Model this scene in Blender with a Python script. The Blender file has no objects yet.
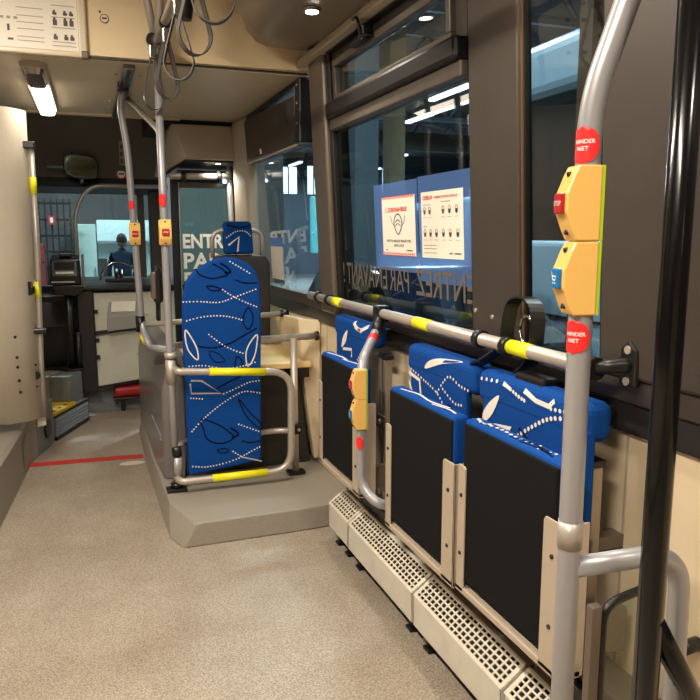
import bpy, bmesh, math, random
from mathutils import Vector as V, Matrix as M
random.seed(4)
sc = bpy.context.scene
COL = sc.collection
PI = math.pi

# ------------------------------------------------------------------ materials
def lin(c):
    return tuple(((x/255)/12.92 if x/255 <= .04045 else ((x/255+.055)/1.055)**2.4) for x in c)
def mat(name, rgb, rough=.5, metal=0., noise=0., nscale=40., bump=0., bscale=200., spec=.5, coat=0., emit=None, estr=0.):
    m = bpy.data.materials.new(name); m.use_nodes = True
    nt = m.node_tree; b = nt.nodes['Principled BSDF']
    c = lin(rgb)
    b.inputs['Base Color'].default_value = (*c, 1)
    b.inputs['Roughness'].default_value = rough
    b.inputs['Metallic'].default_value = metal
    b.inputs['Specular IOR Level'].default_value = spec
    b.inputs['Coat Weight'].default_value = coat
    tc = nt.nodes.new('ShaderNodeTexCoord')
    if noise > 0:
        n = nt.nodes.new('ShaderNodeTexNoise'); n.inputs['Scale'].default_value = nscale; n.inputs['Detail'].default_value = 4
        nt.links.new(tc.outputs['Object'], n.inputs['Vector'])
        r = nt.nodes.new('ShaderNodeValToRGB')
        r.color_ramp.elements[0].position = .3; r.color_ramp.elements[1].position = .7
        r.color_ramp.elements[0].color = (*[x*(1-noise) for x in c], 1)
        r.color_ramp.elements[1].color = (*[min(1, x*(1+noise)) for x in c], 1)
        nt.links.new(n.outputs['Fac'], r.inputs['Fac']); nt.links.new(r.outputs['Color'], b.inputs['Base Color'])
    if bump > 0:
        n2 = nt.nodes.new('ShaderNodeTexNoise'); n2.inputs['Scale'].default_value = bscale; n2.inputs['Detail'].default_value = 2
        nt.links.new(tc.outputs['Object'], n2.inputs['Vector'])
        bp_ = nt.nodes.new('ShaderNodeBump'); bp_.inputs['Strength'].default_value = bump; bp_.inputs['Distance'].default_value = .003
        nt.links.new(n2.outputs['Fac'], bp_.inputs['Height']); nt.links.new(bp_.outputs['Normal'], b.inputs['Normal'])
    if emit:
        b.inputs['Emission Color'].default_value = (*lin(emit), 1); b.inputs['Emission Strength'].default_value = estr
    return m
def glass_mat(name, tint, refl=.9, f=1.45, rough=.0):
    m = bpy.data.materials.new(name); m.use_nodes = True; nt = m.node_tree
    nt.nodes.clear()
    o = nt.nodes.new('ShaderNodeOutputMaterial'); mx = nt.nodes.new('ShaderNodeMixShader')
    t = nt.nodes.new('ShaderNodeBsdfTransparent'); g = nt.nodes.new('ShaderNodeBsdfGlossy'); fr = nt.nodes.new('ShaderNodeFresnel')
    t.inputs['Color'].default_value = (*tint, 1); g.inputs['Color'].default_value = (refl, refl, refl, 1); g.inputs['Roughness'].default_value = rough
    ge = nt.nodes.new('ShaderNodeNewGeometry'); mr = nt.nodes.new('ShaderNodeMapRange')   # same reflectance from both faces of a thin pane
    mr.inputs['To Min'].default_value = f; mr.inputs['To Max'].default_value = 1/f
    nt.links.new(ge.outputs['Backfacing'], mr.inputs['Value']); nt.links.new(mr.outputs['Result'], fr.inputs['IOR'])
    nt.links.new(fr.outputs[0], mx.inputs[0]); nt.links.new(t.outputs[0], mx.inputs[1]); nt.links.new(g.outputs[0], mx.inputs[2])
    nt.links.new(mx.outputs[0], o.inputs['Surface'])
    return m
def film_mat(name, rgb):
    m = bpy.data.materials.new(name); m.use_nodes = True; nt = m.node_tree; nt.nodes.clear()
    o = nt.nodes.new('ShaderNodeOutputMaterial'); mx = nt.nodes.new('ShaderNodeMixShader'); ad = nt.nodes.new('ShaderNodeMixShader')
    t = nt.nodes.new('ShaderNodeBsdfTransparent'); tr = nt.nodes.new('ShaderNodeBsdfTranslucent'); d = nt.nodes.new('ShaderNodeBsdfDiffuse')
    t.inputs['Color'].default_value = (.6, .72, .95, 1)
    for q in (tr, d): q.inputs['Color'].default_value = (*lin(rgb), 1)
    nt.links.new(tr.outputs[0], ad.inputs[1]); nt.links.new(d.outputs[0], ad.inputs[2]); mx.inputs[0].default_value = .5
    nt.links.new(t.outputs[0], mx.inputs[1]); nt.links.new(ad.outputs[0], mx.inputs[2]); nt.links.new(mx.outputs[0], o.inputs['Surface'])
    return m
def floor_mat():
    m = mat('floor_vinyl', (158, 145, 128), .5, bump=.12, bscale=350)
    nt = m.node_tree; b = nt.nodes['Principled BSDF']
    tc = nt.nodes.new('ShaderNodeTexCoord')
    n1 = nt.nodes.new('ShaderNodeTexNoise'); n1.inputs['Scale'].default_value = 190; n1.inputs['Detail'].default_value = 3
    n2 = nt.nodes.new('ShaderNodeTexNoise'); n2.inputs['Scale'].default_value = 2.4; n2.inputs['Detail'].default_value = 8; n2.inputs['Roughness'].default_value = .65
    for n in (n1, n2): nt.links.new(tc.outputs['Object'], n.inputs['Vector'])
    r1 = nt.nodes.new('ShaderNodeValToRGB'); r1.color_ramp.elements[0].position = .38; r1.color_ramp.elements[1].position = .62
    r1.color_ramp.elements[0].color = (*lin((136, 125, 111)), 1); r1.color_ramp.elements[1].color = (*lin((182, 170, 153)), 1)
    r2 = nt.nodes.new('ShaderNodeValToRGB'); r2.color_ramp.elements[0].position = .35; r2.color_ramp.elements[1].position = .65
    r2.color_ramp.elements[0].color = (.66, .60, .54, 1); r2.color_ramp.elements[1].color = (1, 1, 1, 1)
    nt.links.new(n1.outputs['Fac'], r1.inputs['Fac']); nt.links.new(n2.outputs['Fac'], r2.inputs['Fac'])
    mx = nt.nodes.new('ShaderNodeMix'); mx.data_type = 'RGBA'; mx.blend_type = 'MULTIPLY'; mx.inputs[0].default_value = .7
    nt.links.new(r1.outputs['Color'], mx.inputs[6]); nt.links.new(r2.outputs['Color'], mx.inputs[7]); nt.links.new(mx.outputs[2], b.inputs['Base Color'])
    return m
def emis(name, rgb, s):
    m = bpy.data.materials.new(name); m.use_nodes = True; nt = m.node_tree; nt.nodes.clear()
    o = nt.nodes.new('ShaderNodeOutputMaterial'); e = nt.nodes.new('ShaderNodeEmission')
    e.inputs['Color'].default_value = (*lin(rgb), 1); e.inputs['Strength'].default_value = s
    nt.links.new(e.outputs[0], o.inputs['Surface']); return m

FLOOR = floor_mat()
ARCH = mat('arch_vinyl', (148, 140, 128), .5, noise=.14, nscale=240, bump=.1, bscale=300)
STEPGREY = mat('step_vinyl_grey', (122, 126, 128), .5, noise=.2, nscale=160)
BEIGE = mat('beige_laminate', (226, 206, 172), .4, noise=.03, nscale=6)
CREAM = mat('cream_laminate', (228, 205, 165), .42, noise=.03, nscale=5)
CEIL = mat('ceiling_laminate', (198, 184, 160), .4, noise=.03, nscale=5)
DUCT = mat('duct_plastic', (120, 107, 92), .38, noise=.04, nscale=4)
HOUSE = mat('grey_beige_plastic', (178, 166, 148), .45, noise=.04, nscale=8)
DARK = mat('dark_brown_plastic', (62, 54, 48), .42, noise=.06, nscale=8, bump=.1, bscale=500)
DARK2 = mat('anthracite_plastic', (44, 40, 37), .4, noise=.06, nscale=8)
SEALB = mat('black_rubber', (18, 17, 17), .45)
BLACK = mat('black_plastic', (20, 19, 19), .35, bump=.05)
BLACKPAINT = mat('glossy_black_paint', (10, 10, 12), .18, spec=.35)
PILLAR = mat('pillar_grey_metal', (112, 100, 90), .32, metal=.35)
FRAMEM = mat('window_frame_grey', (84, 76, 68), .38, metal=.2)
STEEL = mat('brushed_steel', (184, 175, 164), .4, metal=.45, noise=.05, nscale=60)
POLE = mat('grey_powder_coat', (160, 158, 160), .34, metal=.3, coat=.15)
CHROME = mat('polished_steel', (150, 146, 142), .16, metal=.9)
ALU = mat('aluminium_profile', (160, 148, 132), .35, metal=.6)
BRKT = mat('beige_grey_metal', (186, 170, 150), .42, metal=.15)
HEATM = mat('heater_enamel', (208, 202, 188), .42, noise=.07, nscale=14)
CLOTH = mat('black_seat_cloth', (26, 25, 26), .95, noise=.35, nscale=300, bump=.5, bscale=700, spec=.1)
BLUE = mat('blue_seat_velour', (12, 66, 138), .9, noise=.12, nscale=260, bump=.4, bscale=600, spec=.15)
PWHITE = mat('fabric_print_white', (226, 220, 212), .9, spec=.1)
PNAVY = mat('fabric_print_navy', (8, 16, 52), .9, spec=.1)
YELLOW = mat('yellow_tape', (238, 232, 20), .45)
YNOSE = mat('yellow_nosing', (216, 178, 40), .5, noise=.1, nscale=80)
RED = mat('red_tape', (190, 52, 44), .55, noise=.06, nscale=30)
REDST = mat('red_sticker', (238, 44, 44), .4)
BTNY = mat('yellow_button_housing', (240, 190, 104), .28, coat=.5)
LIME = mat('lime_edge', (176, 206, 24), .4)
BTNR = mat('red_button', (170, 30, 36), .3)
BTNB = mat('blue_button', (20, 110, 170), .3)
WHITE = mat('white_ink', (240, 238, 232), .6)
PAPER = mat('paper', (238, 230, 214), .6)
INKR = mat('red_ink', (206, 76, 70), .6)
INKD = mat('dark_ink', (84, 76, 76), .6)
INKB = mat('navy_ink', (40, 60, 96), .6)
SKINI = mat('tan_ink', (190, 150, 120), .6)
LETTERD = mat('brown_grey_vinyl_letter', (98, 90, 80), .6)
WOODY = mat('beige_wood_shelf', (224, 192, 132), .4, noise=.05, nscale=12)
GLASS = glass_mat('tinted_window_glass', (.62, .68, .68), .95, 1.4)
GLASSC = glass_mat('clear_screen_glass', (.82, .86, .82), .95, 1.45)
GLASSD = glass_mat('green_door_glass', (.62, .78, .74), .95, 1.4)
FILM = film_mat('blue_pocket_film', (120, 154, 218))
MIRR = mat('mirror_glass', (96, 112, 104), .06, metal=1)
LAMPE = emis('lamp_diffuser', (255, 238, 212), 8)
SPOTE = emis('spot_led', (255, 244, 226), 22)
LEDE = emis('blue_white_led', (190, 235, 255), 14)

# ------------------------------------------------------------------ mesh builder
class MB:
    def __init__(s, *mats):
        s.bm = bmesh.new(); s.mats = list(mats) or [BLACK]; s.xf = M.Identity(4); s.mi = 0
    def use(s, m):
        if m not in s.mats: s.mats.append(m)
        s.mi = s.mats.index(m); return s
    def v(s, p): return s.bm.verts.new(s.xf @ V(p))
    def f(s, vs, smooth=False):
        try:
            f = s.bm.faces.new(vs); f.material_index = s.mi; f.smooth = smooth; return f
        except ValueError: return None
    def absorb(s, b2, smooth=False):
        mp = {}
        for v in b2.verts: mp[v] = s.v(v.co)
        for f in b2.faces: s.f([mp[v] for v in f.verts], f.smooth or smooth)
        b2.free(); return s
    def hull(s, pts, bev=0., seg=2):
        b = bmesh.new()
        for p in pts: b.verts.new(p)
        r = bmesh.ops.convex_hull(b, input=b.verts[:])
        bmesh.ops.delete(b, geom=[v for v in b.verts if not v.link_faces], context='VERTS')
        bmesh.ops.dissolve_limit(b, angle_limit=.02, verts=b.verts[:], edges=b.edges[:])
        bmesh.ops.recalc_face_normals(b, faces=b.faces[:])
        if bev: bmesh.ops.bevel(b, geom=b.edges[:], offset=bev, segments=seg, profile=.5, affect='EDGES', clamp_overlap=True)
        return s.absorb(b, False)
    def box(s, x0, x1, y0, y1, z0, z1, bev=0., seg=2):
        return s.hull([(x, y, z) for x in (x0, x1) for y in (y0, y1) for z in (z0, z1)], bev, seg)
    def prism(s, poly, ax, a, b, bev=0., seg=2):
        """poly: 2D outline; ax: axis the outline is extruded along ('x': (y,z), 'y': (x,z), 'z': (x,y))."""
        def P(q, t): return {'x': (t, q[0], q[1]), 'y': (q[0], t, q[1]), 'z': (q[0], q[1], t)}[ax]
        bb = bmesh.new()
        A = [bb.verts.new(P(q, a)) for q in poly]; B = [bb.verts.new(P(q, b)) for q in poly]
        bb.faces.new(A); bb.faces.new(B[::-1]); n = len(poly)
        for i in range(n): bb.faces.new((A[i], B[i], B[(i+1) % n], A[(i+1) % n]))
        bmesh.ops.recalc_face_normals(bb, faces=bb.faces[:])
        if bev: bmesh.ops.bevel(bb, geom=bb.edges[:], offset=bev, segments=seg, profile=.5, affect='EDGES', clamp_overlap=True)
        return s.absorb(bb)
    def tube(s, pts, r, seg=14, cap=True, r2=None):
        pts = [V(p) for p in pts]; n = len(pts); rings = []
        t0 = (pts[1]-pts[0]).normalized()
        u = t0.orthogonal().normalized()
        for i, p in enumerate(pts):
            t = (pts[min(i+1, n-1)]-pts[max(i-1, 0)]).normalized()
            u = (u - t*u.dot(t)).normalized(); w = t.cross(u)
            rr = r if r2 is None else r+(r2-r)*i/(n-1)
            rings.append([s.v(p+(u*math.cos(2*PI*k/seg)+w*math.sin(2*PI*k/seg))*rr) for k in range(seg)])
        for a, b in zip(rings, rings[1:]):
            for k in range(seg): s.f((a[k], a[(k+1) % seg], b[(k+1) % seg], b[k]), True)
        if cap: s.f(rings[0][::-1]); s.f(rings[-1])
        return s
    def cyl(s, p, q, r, seg=18): return s.tube([p, q], r, seg)
    def band(s, pts, w, n, th=.0008):
        """a flat strap: width w in the plane perpendicular to n"""
        pts = [V(p) for p in pts]; k = len(pts); n = V(n).normalized(); R = []
        for i, p in enumerate(pts):
            t = (pts[min(i+1, k-1)]-pts[max(i-1, 0)]).normalized(); m = t.cross(n).normalized()
            R.append([s.v(p+n*w/2+m*th), s.v(p-n*w/2+m*th), s.v(p-n*w/2-m*th), s.v(p+n*w/2-m*th)])
        for a, b in zip(R, R[1:]):
            for j in range(4): s.f((a[j], a[(j+1) % 4], b[(j+1) % 4], b[j]))
        s.f(R[0][::-1]); s.f(R[-1]); return s
    # flat prints that follow a surface: mp maps (u, v) to a 3D point just above it
    def ribbon(s, pts, w, mp, n=8, close=False):
        P = smooth2(pts, n, close); k = len(P); L = []
        for i, p in enumerate(P):
            a = P[(i-1) % k] if close else P[max(i-1, 0)]; b = P[(i+1) % k] if close else P[min(i+1, k-1)]
            d = V((b[0]-a[0], b[1]-a[1])); d = d.normalized() if d.length > 1e-9 else V((1, 0)); q = V((-d.y, d.x))*w/2
            L.append((s.v(mp(p[0]+q.x, p[1]+q.y)), s.v(mp(p[0]-q.x, p[1]-q.y))))
        for i in range(k if close else k-1):
            a, b = L[i], L[(i+1) % k]; s.f((a[0], a[1], b[1], b[0]))
        return s
    def dots(s, pts, step, r, mp):
        P = smooth2(pts, 20, False); acc = step
        for a, b in zip(P, P[1:]):
            acc += math.hypot(b[0]-a[0], b[1]-a[1])
            if acc >= step:
                acc = 0; s.f([s.v(mp(b[0]+r*math.cos(k*PI/4), b[1]+r*math.sin(k*PI/4))) for k in range(8)])
        return s
    def patch(s, poly, mp):
        P = smooth2(poly, 4, True); c = (sum(p[0] for p in P)/len(P), sum(p[1] for p in P)/len(P))
        cv = s.v(mp(*c)); R = [s.v(mp(*p)) for p in P]
        for i in range(len(R)): s.f((cv, R[i], R[(i+1) % len(R)]))
        return s
    def quad(s, u0, u1, v0, v1, mp):
        s.f([s.v(mp(u0, v0)), s.v(mp(u1, v0)), s.v(mp(u1, v1)), s.v(mp(u0, v1))]); return s
    def text(s, txt, size, mp, wide=None, align='LEFT', bold=0.):
        """flat lettering; mp(u, v) with u along the text"""
        c = bpy.data.curves.new('t', 'FONT'); c.body = txt; c.size = size; c.align_x = align; c.resolution_u = 3; c.offset = bold
        o = bpy.data.objects.new('t', c); COL.objects.link(o)
        dg = bpy.context.evaluated_depsgraph_get(); me = bpy.data.meshes.new_from_object(o.evaluated_get(dg))
        xs = [v.co.x for v in me.vertices]; k = 1.
        if wide and xs: k = wide/(max(xs)-min(xs))
        vs = [s.v(mp(v.co.x*k, v.co.y)) for v in me.vertices]
        for p in me.polygons: s.f([vs[i] for i in p.vertices])
        bpy.data.objects.remove(o); bpy.data.curves.remove(c); bpy.data.meshes.remove(me); return s
    def make(s, name, parent=None, **props):
        bm = s.bm
        loc = V((0, 0, 0))
        if parent is None and bm.verts:
            c = [v.co for v in bm.verts]
            loc = V(((min(p.x for p in c)+max(p.x for p in c))/2, (min(p.y for p in c)+max(p.y for p in c))/2, min(p.z for p in c)))
        elif parent is not None and bm.verts:
            loc = W(parent)
        for v in bm.verts: v.co -= loc
        me = bpy.data.meshes.new(name); bm.to_mesh(me); bm.free()
        for m in s.mats: me.materials.append(m)
        o = bpy.data.objects.new(name, me); COL.objects.link(o)
        if parent is None: o.location = loc
        else: o.parent = parent
        for k, v in props.items(): o[k] = v
        return o
def W(o):
    p = V(o.location)
    while o.parent: o = o.parent; p += V(o.location)
    return p
def thing(name, loc, label, category, group=None):
    o = bpy.data.objects.new(name, None); o.empty_display_size = .05; COL.objects.link(o); o.location = loc
    o['label'] = label; o['category'] = category
    if group: o['group'] = group
    return o
def struct(mb, name, label, category): return mb.make(name, kind='structure', label=label, category=category)
def one(mb, name, label, category, group=None):
    o = mb.make(name, label=label, category=category)
    if group: o['group'] = group
    return o
def dup(root, d, label):
    def cp(o, par):
        c = o.copy(); COL.objects.link(c)
        if par is not None: c.parent = par
        for ch in [x for x in o.children]: cp(ch, c)
        return c
    r = cp(root, None); r.location = root.location+V(d); r['label'] = label; return r
def smooth2(pts, n, close):
    pts = list(pts)
    if len(pts) < 3 or n <= 1:
        a, b = pts[0], pts[-1]
        return [(a[0]+(b[0]-a[0])*i/n, a[1]+(b[1]-a[1])*i/n) for i in range(n+1)] if n > 1 and len(pts) == 2 else pts
    out = []; k = len(pts); rng = range(k) if close else range(k-1)
    g = (lambda i: pts[i % k]) if close else (lambda i: pts[max(0, min(k-1, i))])
    for i in rng:
        p0, p1, p2, p3 = g(i-1), g(i), g(i+1), g(i+2)
        for j in range(n):
            t = j/n
            out.append(tuple(.5*(2*p1[a]+(p2[a]-p0[a])*t+(2*p0[a]-5*p1[a]+4*p2[a]-p3[a])*t*t+(3*p1[a]-p0[a]-3*p2[a]+p3[a])*t**3) for a in range(2)))
    if not close: out.append(tuple(pts[-1]))
    return out
def bend(pts, r, n=7):
    """a polyline with its inner corners rounded to radius r"""
    pts = [V(p) for p in pts]; out = [pts[0]]
    for a, b, c in zip(pts, pts[1:], pts[2:]):
        d1 = (a-b); d2 = (c-b); k = min(r, d1.length*.48, d2.length*.48)
        p, q = b+d1.normalized()*k, b+d2.normalized()*k
        for i in range(n+1):
            t = i/n; out.append(p*(1-t)**2+b*2*t*(1-t)+q*t*t)
    out.append(pts[-1]); return out
def curve3(pts, n=8):
    pts = [V(p) for p in pts]; k = len(pts); out = []; g = lambda i: pts[max(0, min(k-1, i))]
    for i in range(k-1):
        p0, p1, p2, p3 = g(i-1), g(i), g(i+1), g(i+2)
        for j in range(n):
            t = j/n; out.append(.5*(2*p1+(p2-p0)*t+(2*p0-5*p1+4*p2-p3)*t*t+(3*p1-p0-3*p2+p3)*t**3))
    out.append(pts[-1]); return out
def on_y(y0, dx=0., dz=0.): return lambda u, v: (u+dx, y0, v+dz)

# ------------------------------------------------------------------ camera
cam = bpy.data.cameras.new('camera'); co = bpy.data.objects.new('camera', cam); COL.objects.link(co)
co.location = (0, 0, 1.25)
co.rotation_euler = (math.radians(90-8.936), 0, math.radians(-20.06))
cam.sensor_width = 36; cam.lens = 36*725/700; cam.clip_start = .02
sc.camera = co

# ------------------------------------------------------------------ shell of the bus
def XW(z): return 1.09 if z < .83 else 1.09-.05*(z-.83)
def wbox(mb, y0, y1, z0, z1, d0, d1, bev=0.):
    return mb.hull([(XW(z)+d, y, z) for z in (z0, z1) for d in (d0, d1) for y in (y0, y1)], bev)

mb = MB(FLOOR); mb.box(-1.3, 1.2, -2.2, 6.3, -.08, 0); struct(mb, 'floor', 'beige grey speckled vinyl bus floor in the aisle', 'floor')
# aisle-side wheel arch on the left: a raised slab with a sloped riser edge
edge = [(-.79, -2.2), (-.62, .4), (-.46, 2.5), (-.40, 3.31), (-.33, 4.27), (-.30, 4.38)]
mb = MB(ARCH)
n = len(edge)
lo = [mb.v((x, y, 0)) for x, y in edge]; hi = [mb.v((x-.005, y, .235)) for x, y in edge]; hi2 = [mb.v((x-.025, y, .25)) for x, y in edge]
ba = [mb.v((-1.3, y, .25)) for x, y in edge]
for i in range(n-1):
    mb.f((lo[i], lo[i+1], hi[i+1], hi[i])); mb.f((hi[i], hi[i+1], hi2[i+1], hi2[i])); mb.f((hi2[i], hi2[i+1], ba[i+1], ba[i]))
ed = mb.v((-1.3, 4.38, 0)); mb.f((lo[-1], ed, ba[-1], hi2[-1], hi[-1]))
mb.use(mat('riser_patch', (160, 154, 146), .5)); 
for_p = lambda u, v: (-.33-.073*(4.27-u)+.0015, u, v)
mb.quad(4.02, 4.24, .03, .19, for_p)
ARCHL = struct(mb, 'trim_1', 'raised grey beige wheel arch platform along the left of the aisle', 'platform')
mb = MB(STEPGREY); mb.prism([(-.30, 4.385), (-.224, 4.70), (-.7, 4.70), (-.7, 4.385)], 'z', 0, .27, .006); struct(mb, 'trim_2', 'blue grey kick wall beside the driver step with a round black cap', 'kick wall')
d = V((.38, .925, 0)); mb = MB(BLACK); mb.cyl((-.262, 4.56, .115), (-.245, 4.556, .115), .055, 20); one(mb, 'kick_wall_plug', 'round black cap low on the kick wall beside the driver step', 'cap')
# walls left / back
mb = MB(BEIGE); mb.box(-1.36, -1.3, -2.2, 3.8, 0, .9); mb.use(DARK); mb.box(-1.36, -1.3, -2.2, 6.3, .9, 2.4); mb.use(BEIGE); mb.box(-1.36, -1.3, 3.8, 6.3, 0, .9)
struct(mb, 'wall_left', 'left side wall of the bus', 'wall')
mb = MB(BEIGE); mb.box(-1.36, 1.2, -2.26, -2.2, 0, 2.4); struct(mb, 'wall_back', 'unseen wall added behind the camera to bounce light', 'wall')  # closing wall added for bounced light; the bus carries on behind
# right wall
mb = MB(BEIGE); wbox(mb, -2.2, 4.75, 0, .83, 0, .05)
for y in (.62, 1.22, 2.30, 3.30): mb.use(HOUSE); wbox(mb, y, y+.006, .1, .83, -.0025, .01)
struct(mb, 'wall_right', 'cream beige lower side wall behind the folding seats', 'wall')
mb = MB(DARK2); wbox(mb, -2.2, 4.75, .83, .90, -.012, .05, .004); mb.use(DARK); wbox(mb, -2.2, 4.75, .90, .955, -.02, .05, .004)
struct(mb, 'trim_3', 'dark brown belt rail under the side windows', 'trim')
mb = MB(DARK); wbox(mb, -2.2, 1.288, .955, 2.45, -.03, .004, .008); mb.use(SEALB); wbox(mb, 1.288, 1.298, .955, 2.45, -.02, .0)
mb.use(DARK); wbox(mb, .935, 1.0, .99, 2.4, -.05, -.02, .015)
struct(mb, 'trim_4', 'wide dark brown wall panel right of the narrow window', 'panel')
mb = MB(DARK); wbox(mb, 1.60, 1.842, .955, 2.45, -.03, .004, .006); mb.use(mat('bronze_edge', (96, 72, 48), .4)); wbox(mb, 1.592, 1.60, .955, 2.45, -.022, .0)
mb.use(SEALB); wbox(mb, 1.585, 1.592, .955, 2.45, -.018, .0); wbox(mb, 1.842, 1.855, .955, 2.45, -.022, .0)
mb.use(STEEL)
for y, z in ((1.82, 1.04), (1.73, 1.03)): mb.cyl((XW(z)-.034, y, z), (XW(z)-.028, y, z), .006, 10)
struct(mb, 'trim_5', 'dark brown pillar between the poster window and the narrow window', 'pillar')
mb = MB(PILLAR); wbox(mb, 3.06, 3.255, .90, 2.10, -.045, .05, .012); mb.use(SEALB); wbox(mb, 3.02, 3.06, .955, 2.10, -.025, .05, .004)
mb.use(FRAMEM); wbox(mb, 3.255, 3.30, .95, 2.1, -.02, .05, .006)
struct(mb, 'trim_6', 'grey metal pillar between the first window and the poster window', 'pillar')
# windows in the right wall
def window(name, y0, y1, z0, z1, label, gl=GLASS):
    mb = MB(gl); mb.hull([(XW(z)+d, y, z) for z in (z0, z1) for d in (-.008, -.004) for y in (y0, y1)])
    return struct(mb, name, label, 'window')
W3 = window('window_3', 1.297, 1.588, .955, 2.45, 'narrow side window behind the large front pole, looking at a pale blue bus')
W2 = window('window_2', 1.854, 3.02, .955, 1.69, 'big side window carrying two notices and mirrored lettering')
W1 = window('window_1', 3.30, 4.72, .955, 1.74, 'side window under the dark roller blind box')
# header with the tilt window above window 2
HEADM = mat('hopper_header_dark', (58, 51, 46), .36)
mb = MB(FRAMEM); wbox(mb, 1.875, 3.02, 1.69, 1.735, -.035, .03, .005)
mb.use(SEALB); wbox(mb, 1.875, 3.02, 1.735, 1.80, -.055, .03, .012)
mb.use(HEADM)
wbox(mb, 1.875, 3.02, 1.965, 2.10, -.012, .05); wbox(mb, 1.875, 1.94, 1.80, 1.965, -.012, .04); wbox(mb, 2.97, 3.02, 1.80, 1.965, -.012, .04)
mb.use(SEALB); wbox(mb, 1.875, 3.02, 2.0, 2.02, -.04, -.01, .004)
struct(mb, 'trim_7', 'dark header frame above the poster window', 'frame')
t = thing('hopper_window', (1.02, 2.5, 1.80), 'tilting upper vent window with black latch above the poster window', 'window')
mb = MB(FRAMEM)
wbox(mb, 1.94, 2.97, 1.80, 1.822, -.03, .01, .004); wbox(mb, 1.94, 2.97, 1.935, 1.962, -.03, .01, .004); wbox(mb, 1.94, 1.97, 1.822, 1.935, -.03, .01, .004); wbox(mb, 2.94, 2.97, 1.822, 1.935, -.03, .01, .004)
mb.make('frame', t)
mb = MB(GLASS); wbox(mb, 1.97, 2.94, 1.822, 1.935, -.01, -.006); mb.make('pane', t)
mb = MB(BLACK); wbox(mb, 2.5, 2.68, 1.945, 1.962, -.06, -.03, .004); mb.tube(bend([(.955, 2.51, 1.95), (.945, 2.52, 2.01), (.945, 2.56, 2.01)], .02), .006, 8); wbox(mb, 2.50, 2.545, 1.945, 1.985, -.075, -.03, .006)
mb.make('latch', t)
# ceilings and bulkhead
mb = MB(CEIL); mb.box(-1.3, 1.1, -2.2, 3.36, 2.42, 2.46); mb.make('ceiling', kind='structure', label='main bus ceiling over the aisle', category='ceiling')
mb = MB(CEIL); mb.hull([(-1.3, 3.38, 1.98), (1.06, 3.38, 1.98), (-1.3, 4.86, 1.98), (1.06, 4.86, 1.98), (-1.3, 3.38, 2.02), (1.06, 3.38, 2.02), (-1.3, 4.86, 2.02), (1.06, 4.86, 2.02)])
mb.use(SEALB); mb.box(-1.3, 1.06, 4.86, 4.90, 1.972, 2.03); mb.use(CREAM); mb.box(-1.3, .62, 4.80, 4.86, 1.972, 1.981)
struct(mb, 'ceiling_front', 'lower flat ceiling panel over the front platform', 'ceiling')
mb = MB(CREAM); mb.hull([(-1.3, 3.34, 1.985), (-1.3, 3.38, 1.985), (1.025, 3.34, 1.995), (1.025, 3.38, 1.995), (-1.3, 3.34, 2.42), (-1.3, 3.38, 2.42), (1.0, 3.34, 2.42), (1.0, 3.38, 2.42)])
mb.use(DARK2); mb.box(-1.3, 1.02, 3.335, 3.345, 1.978, 1.986)
struct(mb, 'wall_front', 'cream bulkhead stepping down to the lower front ceiling', 'wall')
# roof duct at right
prof = [(.56, 2.42), (.575, 2.28), (.60, 2.17), (.635, 2.095), (.69, 2.055), (.76, 2.04), (.94, 2.035), (1.02, 2.035), (1.05, 2.42)]
mb = MB(DUCT)
A = [mb.v((x, -2.2, z)) for x, z in prof]; B = [mb.v((x, 2.97, z)) for x, z in prof]
C = [mb.v((x+(.85-x)*.35, 3.22, z+.02 if z < 2.4 else z)) for x, z in prof]; D = [mb.v((x+(.93-x)*.8, 3.338, z+.06 if z < 2.3 else z)) for x, z in prof]
for P, Q in ((A, B), (B, C), (C, D)):
    for i in range(len(prof)-1): mb.f((P[i], P[i+1], Q[i+1], Q[i]), True)
mb.use(HOUSE); mb.box(.955, 1.035, -2.2, 3.335, 2.005, 2.036, .006)
struct(mb, 'ceiling_duct', 'rounded dark beige roof duct over the right windows', 'ceiling duct')
mb = MB(SEALB); wbox(mb, -2.2, 3.33, 2.10, 2.42, -.02, .05); struct(mb, 'trim_8', 'black channel between roof duct and side windows', 'trim')

def spot(y, label):
    t = thing('ceiling_spotlight', (.80, y, 2.03), label, 'spotlight', 'spotlights in the roof duct')
    mb = MB(CHROME); 
    for r0, r1, z0, z1 in ((.034, .026, 2.036, 2.026),):
        mb.tube([(.80, y, 2.0405), (.80, y, 2.033)], .034, 24); mb.tube([(.80, y, 2.033), (.80, y, 2.027)], .034, 24, True, .026)
    mb.make('ring', t)
    mb = MB(SPOTE); mb.tube([(.80, y, 2.0275), (.80, y, 2.024)], .022, 20); mb.make('lens', t, label='glowing white lens')
    l = bpy.data.lights.new('spot', 'SPOT'); l.energy = SPOT_W; l.color = (1, .90, .76); l.spot_size = math.radians(150); l.spot_blend = .8; l.shadow_soft_size = .03
    o = bpy.data.objects.new('spotlight_beam', l); COL.objects.link(o); o.location = (.80, y, 2.02)
SPOT_W = 30
spot(2.58, 'small round lit spotlight in the duct above the vent window')
for y, q in ((1.35, 'above the nearest folded seat'), (.1, 'level with the camera'), (-1.15, 'behind the camera')): spot(y, 'small round spotlight in the duct '+q+', out of view')
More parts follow.
